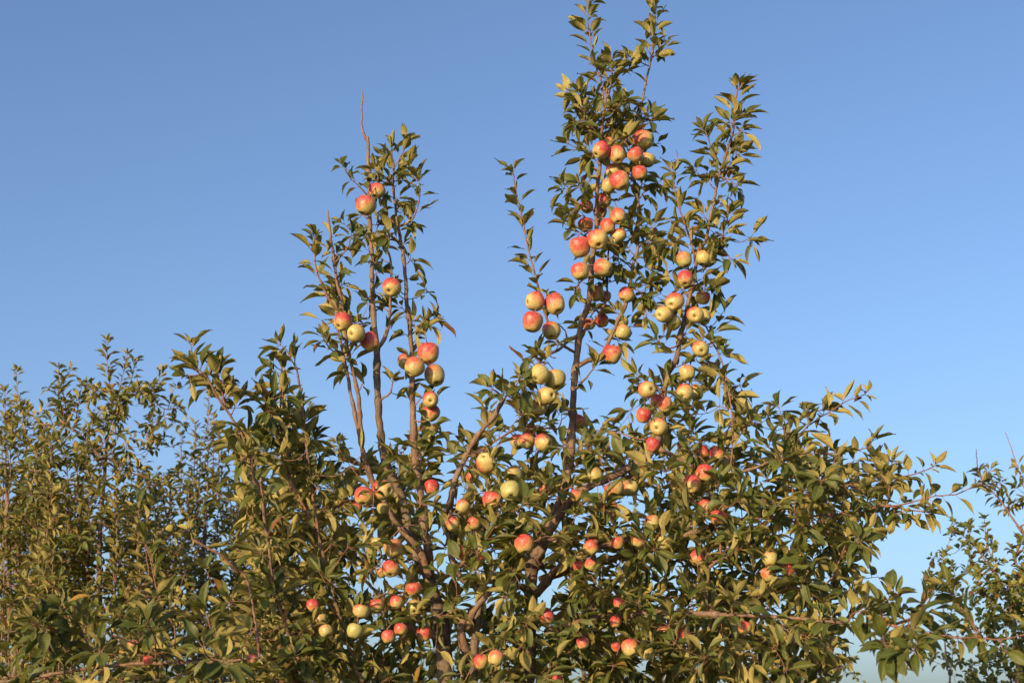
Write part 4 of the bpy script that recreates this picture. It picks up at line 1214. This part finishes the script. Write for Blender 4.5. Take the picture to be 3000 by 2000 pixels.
# ------------------------------------------------------------------ the orchard row behind
def row_tree(base_xy, label, trunk_px, Y, shoots, rows, x0, y0, mult, leaf_len, mat=M_LEAF_PALE, shapes=LEAVES_FAR, group=None, apples=None, trunk_r=9, depth=.55, name='apple_tree', gap=9, leaves=9):
    t = Tree(name, (base_xy[0], base_xy[1], 0), label, 'tree', mat, shapes, leaf_len, group)
    pts = [at(x, y, Y) for x, y in trunk_px]
    path = resample([np.array([base_xy[0], base_xy[1], -.1]), np.array([base_xy[0], base_xy[1], .5])] + pts, .05)
    rad = np.linspace(trunk_r * 2.2, trunk_r * .45, len(path)) * mpp(pts[-1])
    v, f = tube(path, rad, 10, knob=.05)
    t.part('trunk', v, f, M_TRUNK)
    t.add_nodes(path, rad)
    t.clear.append((path, rad, True))
    for sh in shoots:
        pts_, dy, r0, mode = sh[:4]
        # a shoot starts on the nearest wood
        P_, R_, T_ = t.nodes()
        q = at(*pts_[0], Y + dy)
        dd = np.linalg.norm(P_ - q, axis=1) + 0.8 * np.maximum(0, P_[:, 2] - q[2] + .05)
        i = int(np.argmin(dd))
        pre = [P_[i]] if np.linalg.norm(P_[i] - q) > .06 else None
        t.branch('branch' if r0 > 2.5 else 'side_shoot', pts_, Y + dy, Y + dy, r0, max(.9, r0 * .4), mode, gap if mode == 'shoot' else gap * 3.2, .08, 1, pre=pre, tip=5)
    if apples:
        place_apples(apples, t)
    t.grow(scatter(rows, y0, mult, Y - depth, Y + depth, x0=x0), leaves, max_len=2)
    t.finish(.5)
    return t


def ups(spec, seed):
    """Upright shoots from (x at tip, y at tip, y at foot)."""
    r = np.random.default_rng(seed)
    out = []
    for x, yt, yb in spec:
        lean = r.normal() * 14
        n = max(3, int((yb - yt) / 90) + 1)
        ts = np.linspace(0, 1, n)
        pts = [(x + lean * (1 - t) + (r.normal() * 4 if 0 < t < 1 else 0), yb + (yt - yb) * t) for t in ts]
        out.append((pts, r.uniform(-.4, .4), r.uniform(2.0, 3.2), 'shoot'))
    return out


rx = np.random.default_rng(77)
row_tree((-2.0, 8.0), 'row apple tree with an arching crown tip above its upright red shoots', [(300, 2010), (291, 1700), (293, 1555), (300, 1460), (306, 1400), (310, 1336), (314, 1283)], 8.0,
         [([(314, 1290), (323, 1241), (340, 1215), (351, 1196), (365, 1175), (382, 1164), (421, 1150), (446, 1157), (463, 1185), (491, 1199), (520, 1195)], 0, 4, 'spur'),
          ([(298, 1350), (275, 1315), (253, 1290), (210, 1255), (175, 1245), (123, 1241)], -.05, 4.5, 'spur'),
          ([(316, 1250), (326, 1160), (318, 1108), (314, 1050), (314, 1000)], 0, 2.4, 'shoot'),
          ([(330, 1230), (352, 1130), (366, 1070), (372, 1040)], .05, 2, 'shoot'),
          ([(350, 1200), (385, 1110), (395, 1060)], .1, 2, 'shoot'),
          ([(446, 1157), (462, 1120), (470, 1095)], -.05, 1.6, 'shoot'),
          ([(310, 1290), (345, 1260), (365, 1290), (372, 1320)], -.1, 1.8, 'shoot'),
          ([(175, 1245), (170, 1160), (172, 1110), (174, 1080)], -.05, 2, 'shoot'),
          ([(200, 1252), (190, 1180), (186, 1120), (205, 1085)], 0, 2, 'shoot'),
          ([(215, 1258), (232, 1180), (240, 1130)], .05, 2, 'shoot'),
          ([(253, 1290), (270, 1250), (272, 1225)], -.1, 1.6, 'shoot')]
         + ups([(150, 1290, 1700), (195, 1330, 1720), (225, 1320, 1560), (262, 1420, 1780), (335, 1350, 1750), (352, 1360, 1700), (385, 1400, 1760), (410, 1420, 1800), (455, 1440, 1800), (240, 1500, 1900), (370, 1500, 1900)] + [(rx.uniform(110, 480), rx.uniform(1400, 1800), 1990) for _ in range(26)], 5),
         ['13441..', '23652..', '65633..', '79864..', '79975..', '79975..', '78886..', '67776..', '5666...'], 60, 1120, 1.6, .082, gap=9,
         apples=TINY_APPLES[:1], group='apple trees of the row behind')
row_tree((-3.05, 8.6), 'row apple tree with two thin leaning tips above dense small leaves', [(40, 2010), (30, 1800), (25, 1600), (20, 1450), (15, 1350)], 8.6,
         ups([(48, 1090, 1500), (14, 1150, 1500), (36, 1220, 1600), (75, 1250, 1650), (110, 1330, 1700), (5, 1300, 1700), (90, 1400, 1800), (130, 1300, 1600), (-30, 1180, 1600), (60, 1420, 1850)] + [(rx.uniform(-60, 180), rx.uniform(1300, 1800), 1990) for _ in range(22)], 6),
         ['32......', '53......', '86......', '987.....', '999.....', '998.....', '998.....', '887.....', '66......'], -50, 1150, 1.75, .082, gap=9, group='apple trees of the row behind')
row_tree((-1.95, 9.2), 'row apple tree of thin straight upright shoots behind the slanting stems', [(590, 2010), (585, 1850), (590, 1700), (600, 1550), (604, 1450)], 9.2,
         ups([(530, 1280, 1500), (572, 1245, 1560), (612, 1140, 1520), (640, 1260, 1560), (655, 1350, 1650), (555, 1400, 1700), (500, 1430, 1750), (590, 1290, 1500), (625, 1220, 1500), (670, 1420, 1700), (700, 1500, 1800), (480, 1520, 1850)] + [(rx.uniform(450, 760), rx.uniform(1400, 1800), 1990) for _ in range(24)], 7),
         ['..1221..', '.135641.', '.356641.', '.577764.', '4777776.', '5788886.', '4788875.', '4777774.', '3555553.'], 400, 1180, 1.3, .082, gap=9, group='apple trees of the row behind')

# ------------------------------------------------------------------ trees beyond the long limb
row_tree((2.75, 8.2), 'distant apple tree with bare twig tips rising over curled leaves', [(3060, 2010), (3050, 1850), (3030, 1700), (3010, 1600), (2990, 1540)], 8.2,
         [([(2995, 1560), (2961, 1511), (2935, 1470), (2912, 1444), (2885, 1415), (2866, 1385), (2862, 1345), (2860, 1316)], 0, 3, None),
          ([(3025, 1520), (3000, 1426), (2991, 1401), (2967, 1323), (2945, 1265)], 0, 2.6, None),
          ([(2961, 1511), (2935, 1470), (2912, 1444), (2885, 1412), (2868, 1380)], .02, 2.4, 'shoot')],
         ['.22.', '.135', '..36', '...6', '...5'], 2790, 1350, 1.9, .085, group='distant trees beyond the long limb', gap=8, depth=.3)
row_tree((2.35, 7.6), 'round-leaved fruit tree of stiff upright branches beyond the long limb', [(2980, 2010), (2975, 1900), (2965, 1800), (2940, 1720), (2915, 1675)], 7.6,
         [([(2930, 1700), (2888, 1644), (2860, 1605), (2835, 1580), (2818, 1568)], 0, 3, 'shoot'),
          ([(2915, 1660), (2895, 1600), (2888, 1560), (2884, 1520)], .05, 2.2, 'shoot'),
          ([(2940, 1720), (2890, 1700), (2850, 1640), (2830, 1600)], -.1, 2.2, 'shoot'),
          ([(2970, 1760), (2990, 1690), (2975, 1640), (2965, 1610)], .1, 2.2, 'shoot'),
          ([(2960, 1800), (2900, 1760), (2870, 1720)], .1, 2.2, 'shoot'),
          ([(2975, 1700), (3010, 1640), (3020, 1590)], .1, 2.2, 'shoot'),
          ([(2900, 1990), (2880, 1900), (2860, 1850)], 0, 2, 'shoot')],
         ['..14', '.269', '.169', '..38', '..27', '..47', '3789', '4677'], 2690, 1580, 2.8, .058, M_LEAF_ROUND, LEAVES_ROUND, 'distant trees beyond the long limb', name='fruit_tree', gap=7, depth=.35, leaves=10)
row_tree((2.3, 8.6), 'low round-leaved fruit tree with a thin leafy tip curling upward', [(2780, 2040), (2775, 1960), (2768, 1880), (2765, 1800)], 8.6,
         [([(2765, 1800), (2762, 1740), (2758, 1680), (2764, 1625)], 0, 1.8, 'shoot'),
          ([(2768, 1860), (2795, 1760), (2800, 1700), (2790, 1660)], .05, 1.8, 'shoot'),
          ([(2770, 1900), (2785, 1960), (2790, 1920), (2788, 1890)], .05, 1.6, 'shoot')],
         ['....', '.11.', '.11.', '....', '....', '.233', '.566'], 2610, 1400, 2.0, .062, M_LEAF_ROUND, LEAVES_ROUND, 'distant trees beyond the long limb', name='fruit_tree', gap=7, depth=.3, leaves=10, trunk_r=4)
row_tree((2.55, 12.0), 'small far-off tree with tiny orange-red fruit under the long limb', [(2330, 2120), (2335, 2060), (2340, 2010)], 12.0,
         [([(2340, 2015), (2380, 1965), (2430, 1955), (2490, 1945), (2500, 1935)], 0, 1.8, 'shoot'), ([(2340, 2010), (2330, 1970), (2325, 1930)], .1, 1.5, 'shoot'),
          ([(2420, 1960), (2435, 1990), (2430, 1975)], 0, 1.5, 'shoot')],
         ['24211', '45442'], 2250, 1930, .8, .075, M_LEAF_ROUND, LEAVES_ROUND, 'distant trees beyond the long limb', name='fruit_tree', gap=8, depth=.3, apples=TINY_APPLES[1:])
row_tree((-1.2, 11.0), 'far-off tree of wispy upright twigs glimpsed between the grey trunks', [(1190, 2150), (1195, 2060), (1200, 1990), (1200, 1950)], 11.0,
         ups([(1120, 1840, 2050), (1180, 1860, 2080), (1240, 1850, 2060), (1290, 1880, 2080), (1340, 1900, 2080), (1060, 1870, 2080), (1440, 1860, 2080)], 9),
         ['1122121', '4455343', '6666555'], 1000, 1820, .8, .075, M_LEAF_ROUND, LEAVES_ROUND, 'far trees glimpsed through the crown', name='fruit_tree', gap=8, depth=.3)
row_tree((.8, 10.4), 'far-off tree of straight leafy twigs glimpsed beside the stout trunk', [(1720, 2150), (1715, 2060), (1710, 1960), (1700, 1860)], 10.4,
         ups([(1672, 1690, 2000), (1650, 1760, 2050), (1620, 1830, 2080), (1720, 1700, 2000), (1860, 1480, 1900), (1830, 1560, 1950), (1880, 1600, 1950), (1930, 1700, 2000), (1780, 1800, 2050)], 10),
         ['..11.1..', '111.11..', '222222..', '444444..'], 1580, 1650, .9, .075, M_LEAF_ROUND, LEAVES_ROUND, 'far trees glimpsed through the crown', name='fruit_tree', gap=8, depth=.3)

finish_leaves()
